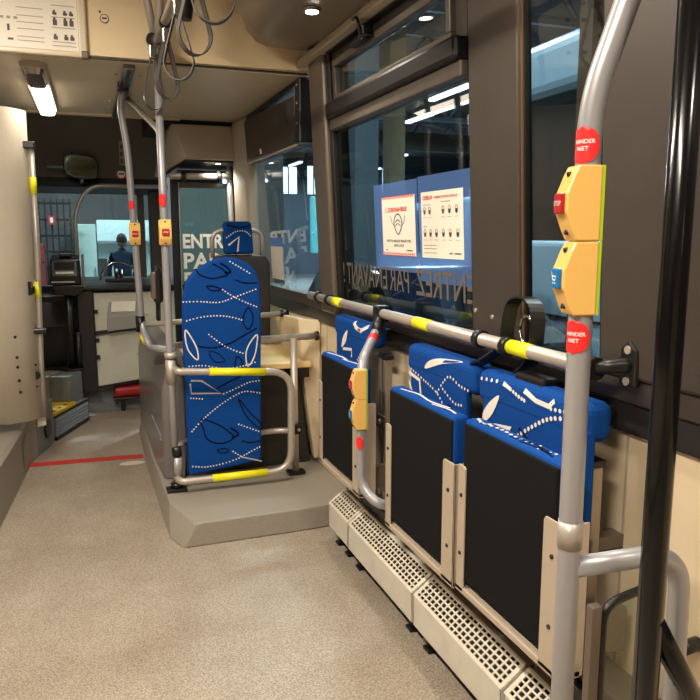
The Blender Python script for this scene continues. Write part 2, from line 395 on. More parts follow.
def tubelamp(x0, y0, x1, y1, z, label, watt):
    a, b = V((x0, y0, z)), V((x1, y1, z)); d = (b-a).normalized(); s = V((d.y, -d.x, 0))
    t = thing('ceiling_lamp', (a+b)/2, label, 'lamp')
    def outl(w, p, q, zz, k=8):
        o = []
        for i in range(k+1): an = PI*i/k; o.append(q+s*w*math.cos(an)+d*w*math.sin(an))
        for i in range(k+1): an = PI+PI*i/k; o.append(p+s*w*math.cos(an)+d*w*math.sin(an))
        return [V((v.x, v.y, zz)) for v in o]
    mb = MB(HOUSE); mb.hull(outl(.055, a, b, z)+outl(.05, a, b, z-.022)); mb.make('base', t)
    mb = MB(LAMPE); m_ = a+d*.35*(b-a).length
    mb.hull(outl(.046, m_, b-d*.01, z-.021)+outl(.036, m_+d*.012, b-d*.022, z-.05)); mb.make('diffuser', t, label='glowing white diffuser')
    mb = MB(CHROME); mb.hull(outl(.046, a+d*.01, m_-d*.09, z-.021)+outl(.036, a+d*.022, m_-d*.1, z-.045)); mb.make('end_cap', t)
    l = bpy.data.lights.new('lamp', 'AREA'); l.shape = 'RECTANGLE'; l.size = .08; l.size_y = (b-m_).length; l.energy = watt; l.color = (1, .91, .78)
    o = bpy.data.objects.new('lamp_glow', l); COL.objects.link(o); o.location = (m_+b)/2+V((0, 0, -.056)); o.rotation_euler = (0, 0, math.atan2(-d.x, d.y))
tubelamp(-.16, 3.52, -.145, 4.62, 1.979, 'lit strip lamp on the low front ceiling below the notice board', 4)
for y in (1.2, -.6): tubelamp(-.45, y, -.45, y+1.2, 2.419, 'added strip lamp on the main ceiling, '+('above the aisle before the camera' if y > 0 else 'behind the camera')+', out of view', 54)  # unseen strip lamps added as fill light for the interior

# info board on the bulkhead
t = thing('notice_board', (-.4, 3.32, 1.99), 'framed pale passenger notice on the cream bulkhead, top left', 'notice board')
mb = MB(PAPER)
mb.box(-.75, .04, 3.326, 3.338, 1.978, 2.40)
mp = on_y(3.3245, 0, -.022)
mb.use(INKD)
for z, hgt in ((2.155, .010), (2.115, .022), (2.06, .014)):
    for x in (-.045, -.005, .018, ): mb.quad(x-.02, x-.004, z, z+hgt, mp); mb.quad(x-.018, x-.009, z+hgt, z+hgt+.008, mp)
LN = mat('grey_ink', (170, 156, 138), .6); mb.use(LN)
for z in (2.19, 2.145, 2.105, 2.05, 2.035): mb.quad(-.07, .02, z, z+.003, mp)
for z in (2.17, 2.14, 2.115, 2.09, 2.06, 2.045): mb.quad(-.2, -.10, z, z+.003, mp)
for x in (-.26, -.235, -.21): mb.quad(x, x+.014, 2.125, 2.135, mp)
mb.use(INKD); mb.quad(-.235, -.226, 2.08, 2.105, mp); mb.quad(-.235, -.215, 2.045, 2.053, mp)
for i in range(16):
    x = -.7+.1*(i % 4); z = 2.06+.08*(i//4); mb.quad(x, x+.03, z, z+.02, mp); mb.use(LN); mb.quad(x, x+.06, z-.012, z-.009, mp); mb.use(INKD)
mb.make('sheet', t)
mb = MB(mat('board_frame_beige', (214, 198, 172), .35))
mb.prism([(.028, 1.978), (.062, 1.978), (.062, 2.41), (.028, 2.41)], 'y', 3.308, 3.339, .008, 3); mb.prism([(-.78, 1.972), (.045, 1.972), (.045, 1.996), (-.78, 1.996)], 'y', 3.308, 3.339, .008, 3)
mb.make('frame', t)
mb = MB(PILLAR); mb.box(.037, .066, 3.304, 3.339, 1.969, 2.0, .006); mb.make('corner_cap', t)
# switch / sticker on bulkhead
mb = MB(INKD); c = (.135, 3.3385, 2.145)
mb.tube([(.135, 3.3395, 2.14), (.135, 3.336, 2.14)], .018, 20); mb.use(CREAM); mb.tube([(.135, 3.337, 2.14), (.135, 3.335, 2.14)], .015, 20); mb.use(INKD); mb.box(.126, .144, 3.333, 3.3355, 2.137, 2.144); mb.cyl((.118, 3.339, 2.165), (.118, 3.333, 2.165), .004, 8)
one(mb, 'round_symbol', 'small round symbol sticker on the cream bulkhead right of the notice board', 'sticker')

# ------------------------------------------------------------------ raised seat platform by the right wall
mb = MB(ARCH)
mb.hull([(.277, 2.95, 0), (.321, 2.835, 0), (.80, 2.84, 0), (1.09, 2.86, 0), (1.09, 4.75, 0), (.28, 4.75, 0), (.265, 3.9, 0), (.297, 3.13, .10), (.372, 2.838, .10), (.80, 2.845, .10), (1.09, 2.87, .10), (1.09, 4.75, .10), (.30, 4.75, .10), (.285, 3.9, .10)], .006)
struct(mb, 'trim_9', 'grey beige vinyl seat platform at the right of the aisle', 'platform')
mb = MB(mat('wheel_box_grey', (112, 108, 106), .3, noise=.1, nscale=10, coat=.15))
mb.hull([(.308, 3.42, .10), (.296, 3.80, .05), (.292, 4.75, .05), (.42, 3.42, .10), (.42, 4.75, .10), (.312, 3.44, .52), (.298, 3.82, .545), (.296, 4.75, .55), (.362, 3.42, .70), (.348, 3.77, .70), (.42, 3.43, .71), (.42, 4.75, .70), (.34, 4.75, .69)], .014, 3)
mb.use(STEPGREY); mb.hull([(.292, 3.84, .30), (.30, 3.47, .28), (.30, 3.47, .30), (.292, 3.84, .32), (.31, 3.84, .30), (.315, 3.47, .28), (.31, 3.84, .32), (.315, 3.47, .30)])
struct(mb, 'trim_10', 'moulded grey wheel box cheek facing the aisle', 'wheel box')
t = thing('storage_box', (.7, 3.6, .10), 'dark box with beige wooden shelf top behind the padded board', 'storage box')
mb = MB(DARK2); mb.hull([(.41, 3.46, .10), (1.045, 3.46, .10), (.985, 3.46, .60), (.41, 3.46, .60), (.41, 4.02, .10), (1.045, 4.02, .10), (.985, 4.02, .60), (.41, 4.02, .60)], .006); mb.make('body', t)
mb = MB(WOODY); mb.box(.40, 1.03, 3.37, 4.02, .61, .64, .006); mb.make('shelf', t, label='beige wooden shelf top')
mb = MB(BLACK); mb.box(.94, 1.02, 3.375, 3.45, .56, .608, .004); mb.make('bracket', t)
mb = MB(BEIGE); mb.hull([(1.0, 3.44, .62), (1.085, 3.44, .62), (1.06, 3.44, .12), (1.085, 3.44, .12), (1.0, 4.0, .82), (1.085, 4.0, .82), (1.06, 3.46, .12), (1.0, 3.5, .84), (1.085, 3.40, .84)], .004)
struct(mb, 'trim_11', 'sloping beige corner panel beside the storage box', 'panel')
# seat behind
t = thing('passenger_seat', (.82, 4.2, .64), 'dark backed passenger seat with blue headrest behind the padded board', 'seat')
mb = MB(mat('seat_shell_dark', (52, 47, 45), .55, bump=.2, bscale=300)); mb.hull([(.655, 4.08, .66), (1.0, 4.08, .66), (.66, 4.03, 1.10), (.995, 4.03, 1.10), (.69, 4.03, 1.145), (.965, 4.03, 1.145), (.655, 4.16, .66), (1.0, 4.16, .66), (.66, 4.1, 1.10), (.995, 4.1, 1.10), (.69, 4.1, 1.145), (.965, 4.1, 1.145)], .015, 3); mb.make('backrest', t)
mb = MB(BLUE); mb.hull([(.735, 4.02, 1.15), (.90, 4.02, 1.15), (.735, 4.02, 1.33), (.89, 4.02, 1.33), (.735, 4.10, 1.15), (.90, 4.10, 1.15), (.735, 4.10, 1.33), (.89, 4.10, 1.33)], .02, 3)
hm = on_y(4.0185); mb.use(PWHITE); mb.dots([(.745, 1.24), (.80, 1.275), (.85, 1.275), (.88, 1.25)], .012, .004, hm); mb.ribbon([(.755, 1.20), (.815, 1.245), (.805, 1.165)], .010, hm, 1); mb.use(PNAVY); mb.ribbon([(.75, 1.31), (.82, 1.295), (.88, 1.31)], .006, hm)
mb.make('headrest', t, label='blue patterned headrest')
mb = MB(STEEL); mb.tube(bend([(.675, 4.07, 1.13), (.675, 4.07, 1.275), (.79, 4.06, 1.285)], .09), .012); mb.make('headrest_hoop', t); mb = MB(STEEL); mb.tube(bend([(.955, 4.07, 1.13), (.955, 4.07, 1.275), (.85, 4.06, 1.285)], .09), .012); mb.make('headrest_hoop', t)
mb = MB(BLACK); mb.box(.66, .995, 4.16, 4.6, .66, .75, .02); mb.make('seat', t)
mb = MB(HOUSE); mb.hull([(1.0, 4.57, .9), (1.072, 4.57, .9), (.975, 4.57, 1.98), (1.045, 4.57, 1.98), (.965, 4.86, .9), (1.08, 4.86, .9), (.945, 4.86, 1.98), (1.05, 4.86, 1.98)], .025, 3)
struct(mb, 'trim_12', 'beige front corner column beside the door', 'column')

# ------------------------------------------------------------------ padded board, guard loop and rails
def bp(px, y):  # picture-of-the-print grid to board plane (x, z)
    return (.394+(px-180-(y-300)*.04)*.00462, 1.152-(y-258)*.00457)
t = thing('padded_board', (.58, 3.32, .155), 'tall round-topped blue patterned padded backrest board behind the guard loop', 'backrest board')
sh = [(182, 318), (182, 298), (185, 281), (192, 271), (204, 263), (214, 258.5), (224, 257), (234, 258), (245, 263), (253, 271), (257.5, 283), (258.5, 300), (259, 318)]
out = [bp(189.5, 476)]+[bp(x, y) for x, y in sh]+[bp(262.5, 467)]
mb = MB(BLUE); mb.prism(out, 'y', 3.262, 3.312, .012, 3)
mp = on_y(3.2602)
def c4(L): return [bp(170+a/5.83, 250+b/5.83) for a, b in L]
def c5(L): return [bp(170+a/5.385, 360+b/5.385) for a, b in L]
mb.use(PWHITE)
for Lp in (c4([(330, 65), (380, 95), (455, 140)]), c4([(290, 225), (350, 265), (420, 300), (488, 330)]), c4([(70, 290), (160, 290), (270, 298), (350, 275), (420, 250), (492, 225)]),
           c4([(90, 398), (180, 378), (270, 375), (340, 385), (405, 405)]), c4([(215, 480), (290, 540), (360, 580), (425, 605)]), c4([(105, 660), (200, 662), (300, 685), (400, 680), (500, 655)]),
           c5([(105, 190), (180, 200)]), c5([(280, 180), (360, 150), (420, 125), (480, 120)]), c5([(115, 375), (170, 315), (250, 250), (340, 195), (400, 175), (485, 190)]),
           c5([(365, 355), (420, 380), (490, 412)]), c5([(120, 568), (190, 578), (270, 572), (360, 552), (430, 520), (497, 490)]), c5([(335, 505), (390, 545)])):
    mb.dots(Lp, .0128, .0036, mp)
mb.ribbon(c4([(85, 450), (115, 490), (150, 560), (155, 625), (110, 580), (88, 520)]), .0055, mp, 5, True)
mb.ribbon(c4([(495, 495), (450, 550), (432, 610), (445, 680), (480, 630), (495, 560)]), .0055, mp, 5, True)
mb.use(mat('fabric_print_grey', (176, 172, 168), .9)).ribbon(c5([(108, 95), (165, 100), (268, 175), (112, 165), (105, 110)]), .008, mp, 1)
mb.ribbon(c5([(390, 545), (440, 560), (500, 580)]), .006, mp)
mb.use(PNAVY)
mb.ribbon(c4([(140, 105), (165, 140), (230, 160), (290, 150), (320, 140), (290, 110), (230, 75)]), .006, mp)
mb.ribbon(c4([(275, 75), (310, 95), (335, 125), (300, 130)]), .009, mp); mb.ribbon(c4([(200, 205), (240, 205), (285, 225), (235, 230)]), .006, mp, 5, True)
mb.ribbon(c4([(360, 170), (420, 190), (488, 190)]), .006, mp); mb.ribbon(c4([(440, 335), (468, 380), (465, 430), (440, 460), (412, 420), (418, 370)]), .006, mp, 5, True)
mb.ribbon(c4([(155, 545), (240, 560), (330, 540), (410, 500), (495, 455)]), .006, mp); mb.ribbon(c4([(220, 580), (270, 595), (310, 640), (250, 640)]), .004, mp, 5, True); mb.ribbon(c4([(365, 690), (380, 620), (410, 650), (405, 690)]), .006, mp)
mb.ribbon(c5([(165, 310), (250, 345), (310, 390), (340, 430), (270, 455), (200, 425), (175, 360)]), .006, mp, 6, True); mb.ribbon(c5([(320, 370), (365, 410), (330, 430)]), .009, mp)
mb.ribbon(c5([(365, 215), (430, 300), (488, 360), (490, 395), (420, 330), (380, 260)]), .006, mp, 5, True); mb.ribbon(c5([(385, 450), (430, 465), (490, 460)]), .006, mp)
mb.ribbon(c5([(252, 490), (290, 485), (315, 500), (280, 510)]), .005, mp, 5, True); mb.ribbon(c5([(250, 145), (310, 115), (370, 90)]), .006, mp)
mb.make('cushion', t)
mb = MB(DARK2); mb.box(.42, .73, 3.312, 3.322, .17, 1.05); mb.make('backing', t)
for z in (.755, .29):
    mb = MB(STEEL); mb.box(.53, .57, 3.322, 3.34, z, z+.03); mb.make('mounting_bracket', t)

RR = .0165
t = thing('guard_loop', (.62, 3.2, .10), 'grey tube guard loop with two yellow bands in front of the padded board', 'guard rail')
path = bend([(.352, 3.25, .668), (.36, 3.20, .662), (.878, 3.20, .627), (.872, 3.20, .155), (.36, 3.20, .157), (.345, 3.25, .165)], .10, 9)
mb = MB(STEEL); mb.tube(path, RR); mb.make('tube', t)
for za, zb_, xa, xb in ((.657, .641, .50, .755), (.1575, .1565, .50, .755)):
    mb = MB(YELLOW); 
    f = lambda x: za if za < .3 else .662-(x-.36)*.0679
    mb.cyl((xa, 3.20, f(xa)), (xb, 3.20, f(xb)), RR+.0012); mb.make('yellow_band', t, label='yellow band on the tube')
mb = MB(STEEL); mb.tube(bend([(.352, 3.25, .30), (.40, 3.355, .303), (.86, 3.355, .31), (.925, 3.30, .315)], .05), .0145); mb.make('cross_tube', t)

t = thing('floor_stanchion', (.345, 3.25, .10), 'grey stanchion with stop button running from seat platform to overhead rail', 'grab pole')
mb = MB(POLE); mb.tube([(.345, 3.25, .12), (.338, 3.25, .66), (.335, 3.25, 1.3), (.33, 3.23, 2.03)], RR); mb.make('tube', t)
mb = MB(BLACK); mb.box(.30, .39, 3.22, 3.28, .10, .118, .004); mb.cyl((.345, 3.25, .118), (.345, 3.25, .14), .026); mb.make('foot', t)
mb = MB(STEEL); mb.cyl((.34, 3.25, .60), (.338, 3.25, .71), .022); mb.cyl((.34, 3.25, .715), (.338, 3.25, .74), .026); mb.make('clamp', t)
mb = MB(POLE); mb.cyl((.352, 3.25, .16), (.352, 3.25, .26), .022); mb.use(BLACK); mb.cyl((.351, 3.25, .265), (.35, 3.25, .31), .023); mb.make('lower_clamp', t)
def red_spot(mb, c, ax, r, h, w):   # a round sticker wrapped on a tube of radius r about point c, facing direction ax
    a0 = math.atan2(ax[1], ax[0]); n = 14
    rows = []
    for i in range(n+1):
        zz = -h+2*h*i/n; ww = w*math.sqrt(max(0, 1-(zz/h)**2)); row = []
        for j in range(9):
            an = a0+(-1+2*j/8)*ww/r
            row.append(mb.v((c[0]+math.cos(an)*(r+.0008), c[1]+math.sin(an)*(r+.0008), c[2]+zz)))
        rows.append(row)
    for a, b in zip(rows, rows[1:]):
        for j in range(8): mb.f((a[j], a[j+1], b[j+1], b[j]), True)
def red_label(parent, c, ax, r, h, w, txt=True):
    mb = MB(REDST); red_spot(mb, c, ax, r, h, w)
    if txt:
        mb.use(WHITE); a0 = math.atan2(ax[1], ax[0])
        f = lambda du, dv: (lambda u, v: (c[0]+math.cos(a0+(u+du)/r)*(r+.0014), c[1]+math.sin(a0+(u+du)/r)*(r+.0014), c[2]+v+dv))
        mb.text('HINDER', .0075, f(.0035, .002), align='CENTER', bold=.0001); mb.text('NIET', .0075, f(.001, -.007), align='CENTER', bold=.0001)
    mb.make('red_sticker', parent, label='round red sticker with white words' if txt else 'small round red sticker')
red_label(t, (.333, 3.245, 1.40), (-.3, -1), RR, .028, .018, False)
def stop_small(parent, x, y, z):
    mb = MB(BTNY); mb.prism([(-.055, -.012), (-.055, .012), (.055, .012), (.055, -.012), (.025, -.030), (-.025, -.030)], 'x', -.026, .026, .006, 2)
    for v in mb.bm.verts: v.co = V((x+v.co.x, y-.012+v.co.z, z+v.co.y))
    h = mb.make('button_housing', parent, label='yellow button housing')
    mb = MB(BTNR); mb.box(x-.015, x+.015, y-.048, y-.036, z-.015, z+.015, .003); mb.use(WHITE); mb.text('STOP', .010, lambda u, v: (x+u, y-.0486, z-.003+v), align='CENTER'); mb.make('stop_button', h, label='red stop button')
    for s_ in (-.046, .046): mb = MB(BLACK); mb.cyl((x, y-.032, z+s_), (x, y-.020, z+s_), .004, 8); mb.make('screw', h)
stop_small(t, .336, 3.25, 1.265)
t = thing('front_grab_pole', (.25, 3.8, .70), 'grey grab pole with stop button beyond the platform stanchion, bent at its foot', 'grab pole')
mb = MB(POLE); mb.tube(bend([(.225, 3.80, 1.955), (.205, 3.80, 1.87), (.232, 3.80, 1.66), (.262, 3.80, .80), (.285, 3.70, .70), (.35, 3.29, .745)], .06), RR); mb.make('tube', t)
mb = MB(BLACK); mb.cyl((.258, 3.8, .77), (.255, 3.8, .85), .024); mb.make('clamp', t)
mb = MB(YELLOW); mb.tube([(.266, 3.775, .752), (.277, 3.735, .722)], RR+.0035); mb.make('yellow_band', t, label='yellow band at the bend')
mb = MB(BLACK); mb.cyl((.222, 3.8, 1.935), (.225, 3.8, 1.978), .028); mb.make('ceiling_socket', t)
stop_small(t, .247, 3.80, 1.26)
red_label(t, (.24, 3.80, 1.40), (-.3, -1), RR, .022, .018, False)
t = thing('cross_rail', (.65, 3.27, .78), 'grey rail at elbow height from stanchion to the wall with right post', 'rail')
mb = MB(STEEL); mb.tube(bend([(.34, 3.25, .755), (.37, 3.355, .755), (1.05, 3.355, .768)], .06), RR); mb.make('tube', t)
mb = MB(BLACK); mb.cyl((1.045, 3.355, .768), (1.06, 3.355, .768), .023); mb.make('end_cap', t)
mb = MB(STEEL); mb.cyl((.922, 3.30, .118), (.93, 3.34, .765), RR); mb.make('post', t)
mb = MB(BLACK); mb.box(.88, .965, 3.27, 3.33, .10, .118, .004); mb.make('foot', t)
mb = MB(BLACK); mb.box(.895, .955, 3.28, 3.335, .30, .35, .006); mb.use(STEEL); mb.cyl((.935, 3.282, .325), (.935, 3.276, .325), .008, 8); mb.make('clamp', t)
t = thing('rear_cross_rail', (.65, 3.8, .79), 'thin grey rail behind the padded board ending in a black cap', 'rail')
mb = MB(STEEL); mb.cyl((.27, 3.80, .805), (1.0, 3.80, .835), .0145); mb.make('tube', t)
mb = MB(BLACK); mb.cyl((.985, 3.80, .834), (1.03, 3.80, .836), .02); mb.make('end_cap', t)
mb = MB(BLACK); mb.hull([(.31, 3.60, .93), (.352, 3.60, .93), (.305, 3.60, 1.08), (.35, 3.60, 1.08), (.33, 3.60, 1.12), (.31, 3.66, .93), (.36, 3.66, .93), (.31, 3.66, 1.1), (.36, 3.66, 1.1)], .012, 3)
mb.use(PILLAR); mb.hull([(.30, 3.595, .95), (.322, 3.592, .95), (.30, 3.595, 1.08), (.322, 3.592, 1.08), (.30, 3.65, .95), (.30, 3.65, 1.08), (.322, 3.65, .95), (.322, 3.65, 1.08)], .006)
bx = thing('ticket_validator', (.335, 3.63, .92), 'grey and black validator pad left of the padded board', 'validator'); mb.make('housing', bx)
mb = MB(BLACK); mb.cyl((.335, 3.66, 1.0), (.345, 3.80, .83), .012); mb.make('arm', bx)

# overhead rail and hanging straps
t = thing('overhead_rail', (.33, 1.5, 2.02), 'grey overhead grab rail along the ceiling with tube joint at the bulkhead', 'rail')
mb = MB(STEEL); mb.tube([(.33, 3.23, 2.035), (.335, 2.4, 2.045), (.34, -1.8, 2.06)], RR); mb.make('tube', t)
mb = MB(STEEL); mb.cyl((.33, 3.23, 2.03), (.255, 3.20, 2.42), RR); mb.make('ceiling_stay', t); mb = MB(STEEL); mb.cyl((.335, 3.2, 2.06), (.36, 3.15, 2.42), RR); mb.make('ceiling_stay', t)
mb = MB(CHROME); mb.cyl((.33, 3.23, 1.985), (.33, 3.23, 2.065), .026); mb.cyl((.33, 3.18, 2.036), (.33, 3.28, 2.034), .025); mb.make('joint', t)
mb = MB(BLACK); mb.tube(curve3([(.42, 3.05, 2.30), (.43, 3.05, 2.2), (.42, 3.05, 2.09)], 4), .045, 14, True, .03); mb.make('joint_cover', t, label='dark flat cover behind the joint')
GS = mat('grey_strap', (66, 62, 58), .4)
sp = [(3.20, .31, 1.765, .048, .15), (2.93, .335, 1.765, .055, .5), (2.58, .335, 1.765, .058, -.35), (2.22, .335, 1.765, .060, .3), (1.90, .335, 1.770, .062, -.2)]
where = ['deepest hanging strap loop, in front of the stanchion top', 'second hanging strap loop counted from the stanchion', 'third hanging strap loop counted from the stanchion, middle of the row', 'fourth hanging strap loop counted from the stanchion, wide open', 'hanging strap loop nearest the camera, cut by the top edge']
for (y, x, zb, hw, tw), lab in zip(sp, where):
    t = thing('hanging_strap', (x, y, zb), lab, 'hanging strap', 'grey strap loops on the overhead rail')
    zt = 2.0
    pts = []
    for i in range(29):
        a = -PI/2+2*PI*i/28; k = math.sin(a); w = hw*math.cos(a)*(1 if k < 0 else (1-.78*k)); z = zb+hw*1.05+(hw*1.05*k if k < 0 else (zt-zb-hw*1.05)*k)
        w *= .86; pts.append((x+w*math.cos(tw), y+w*math.sin(tw), z))
    mb = MB(GS); mb.band(pts, .024, (-math.sin(tw), math.cos(tw), 0), .0016); mb.make('loop', t)
    mb = MB(CHROME); mb.box(x-.013, x+.013, y-.016, y+.016, 1.965, 2.018, .004); mb.make('buckle', t)
    mb = MB(BLACK); mb.cyl((x, y-.018, 2.04), (x, y+.018, 2.04), .0235); mb.make('rail_clip', t)
# ceiling tray
t = thing('ceiling_rail', (.23, 4.0, 1.96), 'dark metal channel on the low front ceiling above the front grab pole', 'ceiling rail')
mb = MB(CHROME); mb.box(.205, .255, 3.40, 4.75, 1.958, 1.98, .004); mb.use(DARK2); mb.box(.222, .24, 3.4, 4.75, 1.952, 1.96); mb.make('channel', t)
for x, y in ((.185, 3.62), (.29, 3.62), (.185, 4.3), (.185, 4.55), (.29, 4.55)): mb = MB(STEEL); mb.cyl((x, y, 1.972), (x, y, 1.981), .01, 10); mb.make('bolt', t)
mb = MB(STEEL); mb.tube([(.27, 4.20, 1.975), (.345, 3.45, 1.72), (.337, 3.262, 1.66)], .014)
one(mb, 'diagonal_brace', 'slanted grey brace from low ceiling to the platform stanchion', 'brace')
# housing above the front door
mb = MB(HOUSE); mb.hull([(.565, 4.86, 1.955), (1.05, 4.86, 1.955), (.645, 4.80, 1.735), (1.03, 4.80, 1.735), (.565, 5.5, 1.955), (1.05, 5.5, 1.955), (.50, 5.4, 1.66), (1.03, 5.5, 1.66), (.645, 5.0, 1.735)], .008)
mb.use(DARK2); mb.hull([(.645, 4.82, 1.735), (1.02, 4.82, 1.735), (.56, 5.2, 1.68), (1.02, 5.2, 1.68), (.645, 4.82, 1.72), (1.02, 4.82, 1.72), (.56, 5.2, 1.66), (1.02, 5.2, 1.66)])
t = thing('door_housing', (.8, 5.1, 1.66), 'grey beige angular housing hanging above the front door', 'housing'); mb.make('cover', t)
mb = MB(SPOTE); mb.cyl((.86, 4.87, 1.722), (.86, 4.87, 1.713), .018, 14); mb.make('lamp', t, label='small lit lamp under the housing')
l = bpy.data.lights.new('housing', 'SPOT'); l.energy = 14; l.color = (1, .93, .82); l.spot_size = math.radians(150); l.spot_blend = .8; l.shadow_soft_size = .02; o = bpy.data.objects.new('housing_beam', l); COL.objects.link(o); o.location = (.86, 4.87, 1.705)
# front door leaf
t = thing('door_leaf', (.79, 5.0, .3), 'open glazed front door leaf with white lettering', 'door')
mb = MB(SEALB); mb.box(.565, .612, 4.98, 5.03, .25, 1.66, .006); mb.box(.612, .96, 4.98, 5.03, 1.60, 1.68, .006); mb.box(.958, 1.0, 4.98, 5.03, .25, 1.74, .006); mb.box(.612, .96, 4.98, 5.03, .25, .33, .006)
mb.use(FRAMEM); mb.box(.612, .96, 4.985, 5.0, 1.565, 1.60); mb.use(STEEL); mb.box(.612, .617, 4.975, 4.985, .33, 1.6); mb.make('frame', t)
mb = MB(GLASSD); mb.box(.615, .958, 5.003, 5.007, .33, 1.6); mb.make('pane', t)
mb = MB(WHITE)
for s_, z, sz, wd in (('ENTREZ', 1.172, .128, .40), ('PAR', 1.035, .145, .265), ('EN', .905, .145, .17), ('AVANT', .78, .145, .33)):
    mb.text(s_, sz, (lambda zz: lambda u, v: (.628+u, 5.0015, zz+v))(z), wd, bold=.004)
mb.make('lettering', t, label='white words on the glass')
mb = MB(STEEL); mb.cyl((.555, 4.93, 1.635), (.955, 4.93, 1.640), .022); mb.make('handrail', t)
for x in (.64, .875): mb = MB(BLACK); mb.cyl((x-.016, 4.93, 1.637), (x+.016, 4.93, 1.637), .029); mb.box(x-.014, x+.014, 4.93, 4.985, 1.60, 1.675, .004); mb.make('bracket', t)
mb = MB(LEDE); mb.tube([(.905, 4.90, 1.605), (.905, 4.895, 1.605)], .012, 12); mb.make('led', t, label='blue white indicator light')
mb = MB(STEEL); mb.tube([(.965, 4.95, .95), (.955, 4.95, 1.3), (.94, 4.95, 1.74)], .018); one(mb, 'door_pole', 'grey upright pole at the front door beside the beige column', 'grab pole')

# ------------------------------------------------------------------ driver's area, left front
pl = [(-.235, 4.12), (-.262, 4.06), (-.31, 4.01), (-.40, 3.97), (-.55, 3.94), (-.8, 3.92), (-1.3, 3.91)]
mb = MB(mat('cab_panel_cream', (218, 208, 190), .4, noise=.03, nscale=6))
A = [mb.v((x, y, .30+(.02 if i > 3 else 0))) for i, (x, y) in enumerate(pl)]; B = [mb.v((x, y, 1.87)) for x, y in pl]
for i in range(len(pl)-1): mb.f((A[i], A[i+1], B[i+1], B[i]), True)
ex = [(x, y+.03) for x, y in pl]
A2 = [mb.v((x, y, .30+(.02 if i > 3 else 0))) for i, (x, y) in enumerate(ex)]; B2 = [mb.v((x, y, 1.87)) for x, y in ex]
for i in range(len(pl)-1): mb.f((A2[i+1], A2[i], B2[i], B2[i+1]), True); mb.f((A[i], A2[i], A2[i+1], A[i+1]))
mb.f((A[0], B[0], B2[0], A2[0]))
mb.prism([(-.275, 4.095), (-.235, 4.125), (-.235, 4.15), (-.275, 4.12)], 'z', .245, .32)
mb.use(BLACK)
for x, z in ((-.345, .745), (-.343, .64), (-.343, .59), (-.34, .52), (-.338, .46)): mb.cyl((x, 3.999-.0, z), (x, 3.985, z), .007, 10)
for z in (.585, .53, .47): mb.cyl((-.262, 4.07, z), (-.268, 4.055, z), .006 if z != .53 else .022, 14)
mb.cyl((-.262, 4.06, .985), (-.275, 4.05, .985), .035, 16)
struct(mb, 'wall_cab', 'tall curved cream panel closing the driver cab', 'panel')
t = thing('cab_pole', (-.225, 4.1, .7), 'slim grey pole with yellow band clamped to the curved cream panel', 'grab pole')
mb = MB(STEEL); mb.tube([(-.219, 4.10, 1.70), (-.22, 4.10, 1.2), (-.238, 4.10, .62), (-.24, 4.1, .30)], .0145); mb.make('tube', t)
mb = MB(YELLOW); mb.cyl((-.2185, 4.10, 1.46), (-.219, 4.10, 1.545), .0158); mb.make('yellow_band', t, label='upper yellow band')
mb = MB(YELLOW); mb.cyl((-.229, 4.10, .935), (-.2315, 4.10, 1.015), .0158); mb.make('yellow_band', t, label='lower yellow band')
mb = MB(BLACK); mb.box(-.285, -.20, 4.075, 4.125, 1.685, 1.72, .006); mb.make('clamp', t)
mb = MB(BLACK); mb.box(-.29, -.205, 4.06, 4.125, .745, .775, .006); mb.make('clamp', t)
# step into the cab
def along(a, b): return V((-.224+.194*a, 4.70+.47*a, 0))+V((-.925, .38, 0))*b
def stepbox(mb, a0, a1, b0, b1, z0, z1, bev=.004):
    return mb.hull([(*along(a, b).xy, z) for a in (a0, a1) for b in (b0, b1) for z in (z0, z1)], bev)
mb = MB(STEPGREY); stepbox(mb, 0, 1.06, 0, .6, 0, .15); mb.use(ARCH); stepbox(mb, .0, 1.0, .16, .7, .15, .345)
mb.use(STEPGREY); stepbox(mb, .62, 1.04, .03, .16, .15, .34)
struct(mb, 'trim_13', 'two grey steps up into the driver cab', 'steps')
mb = MB(YNOSE); stepbox(mb, 0, .66, -.004, .15, .15, .172); mb.use(BLACK); 
for k in range(3): stepbox(mb, .1+.17*k, .16+.17*k, .02, .04, .172, .1732, 0)
one(mb, 'step_nosing', 'yellow worn nosing plate on the lower cab step', 'step nosing')
t = thing('vent_panel', along(.5, -.01)+V((0, 0, .02)), 'pale blue grey louvred panel on the cab step riser', 'vent')
mb = MB(mat('vent_grey', (150, 162, 176), .45)); stepbox(mb, .02, .98, -.012, 0, .02, .142)
for k in range(5): stepbox(mb, .04, .96, -.017, -.01, .03+.021*k, .042+.021*k, .002)
mb.make('louvre', t)
mb = MB(BLACK); stepbox(mb, 0, 1.0, -.014, 0, 0, .02, 0); stepbox(mb, 0, 1.0, -.014, 0, .142, .15, 0); mb.make('seal', t)
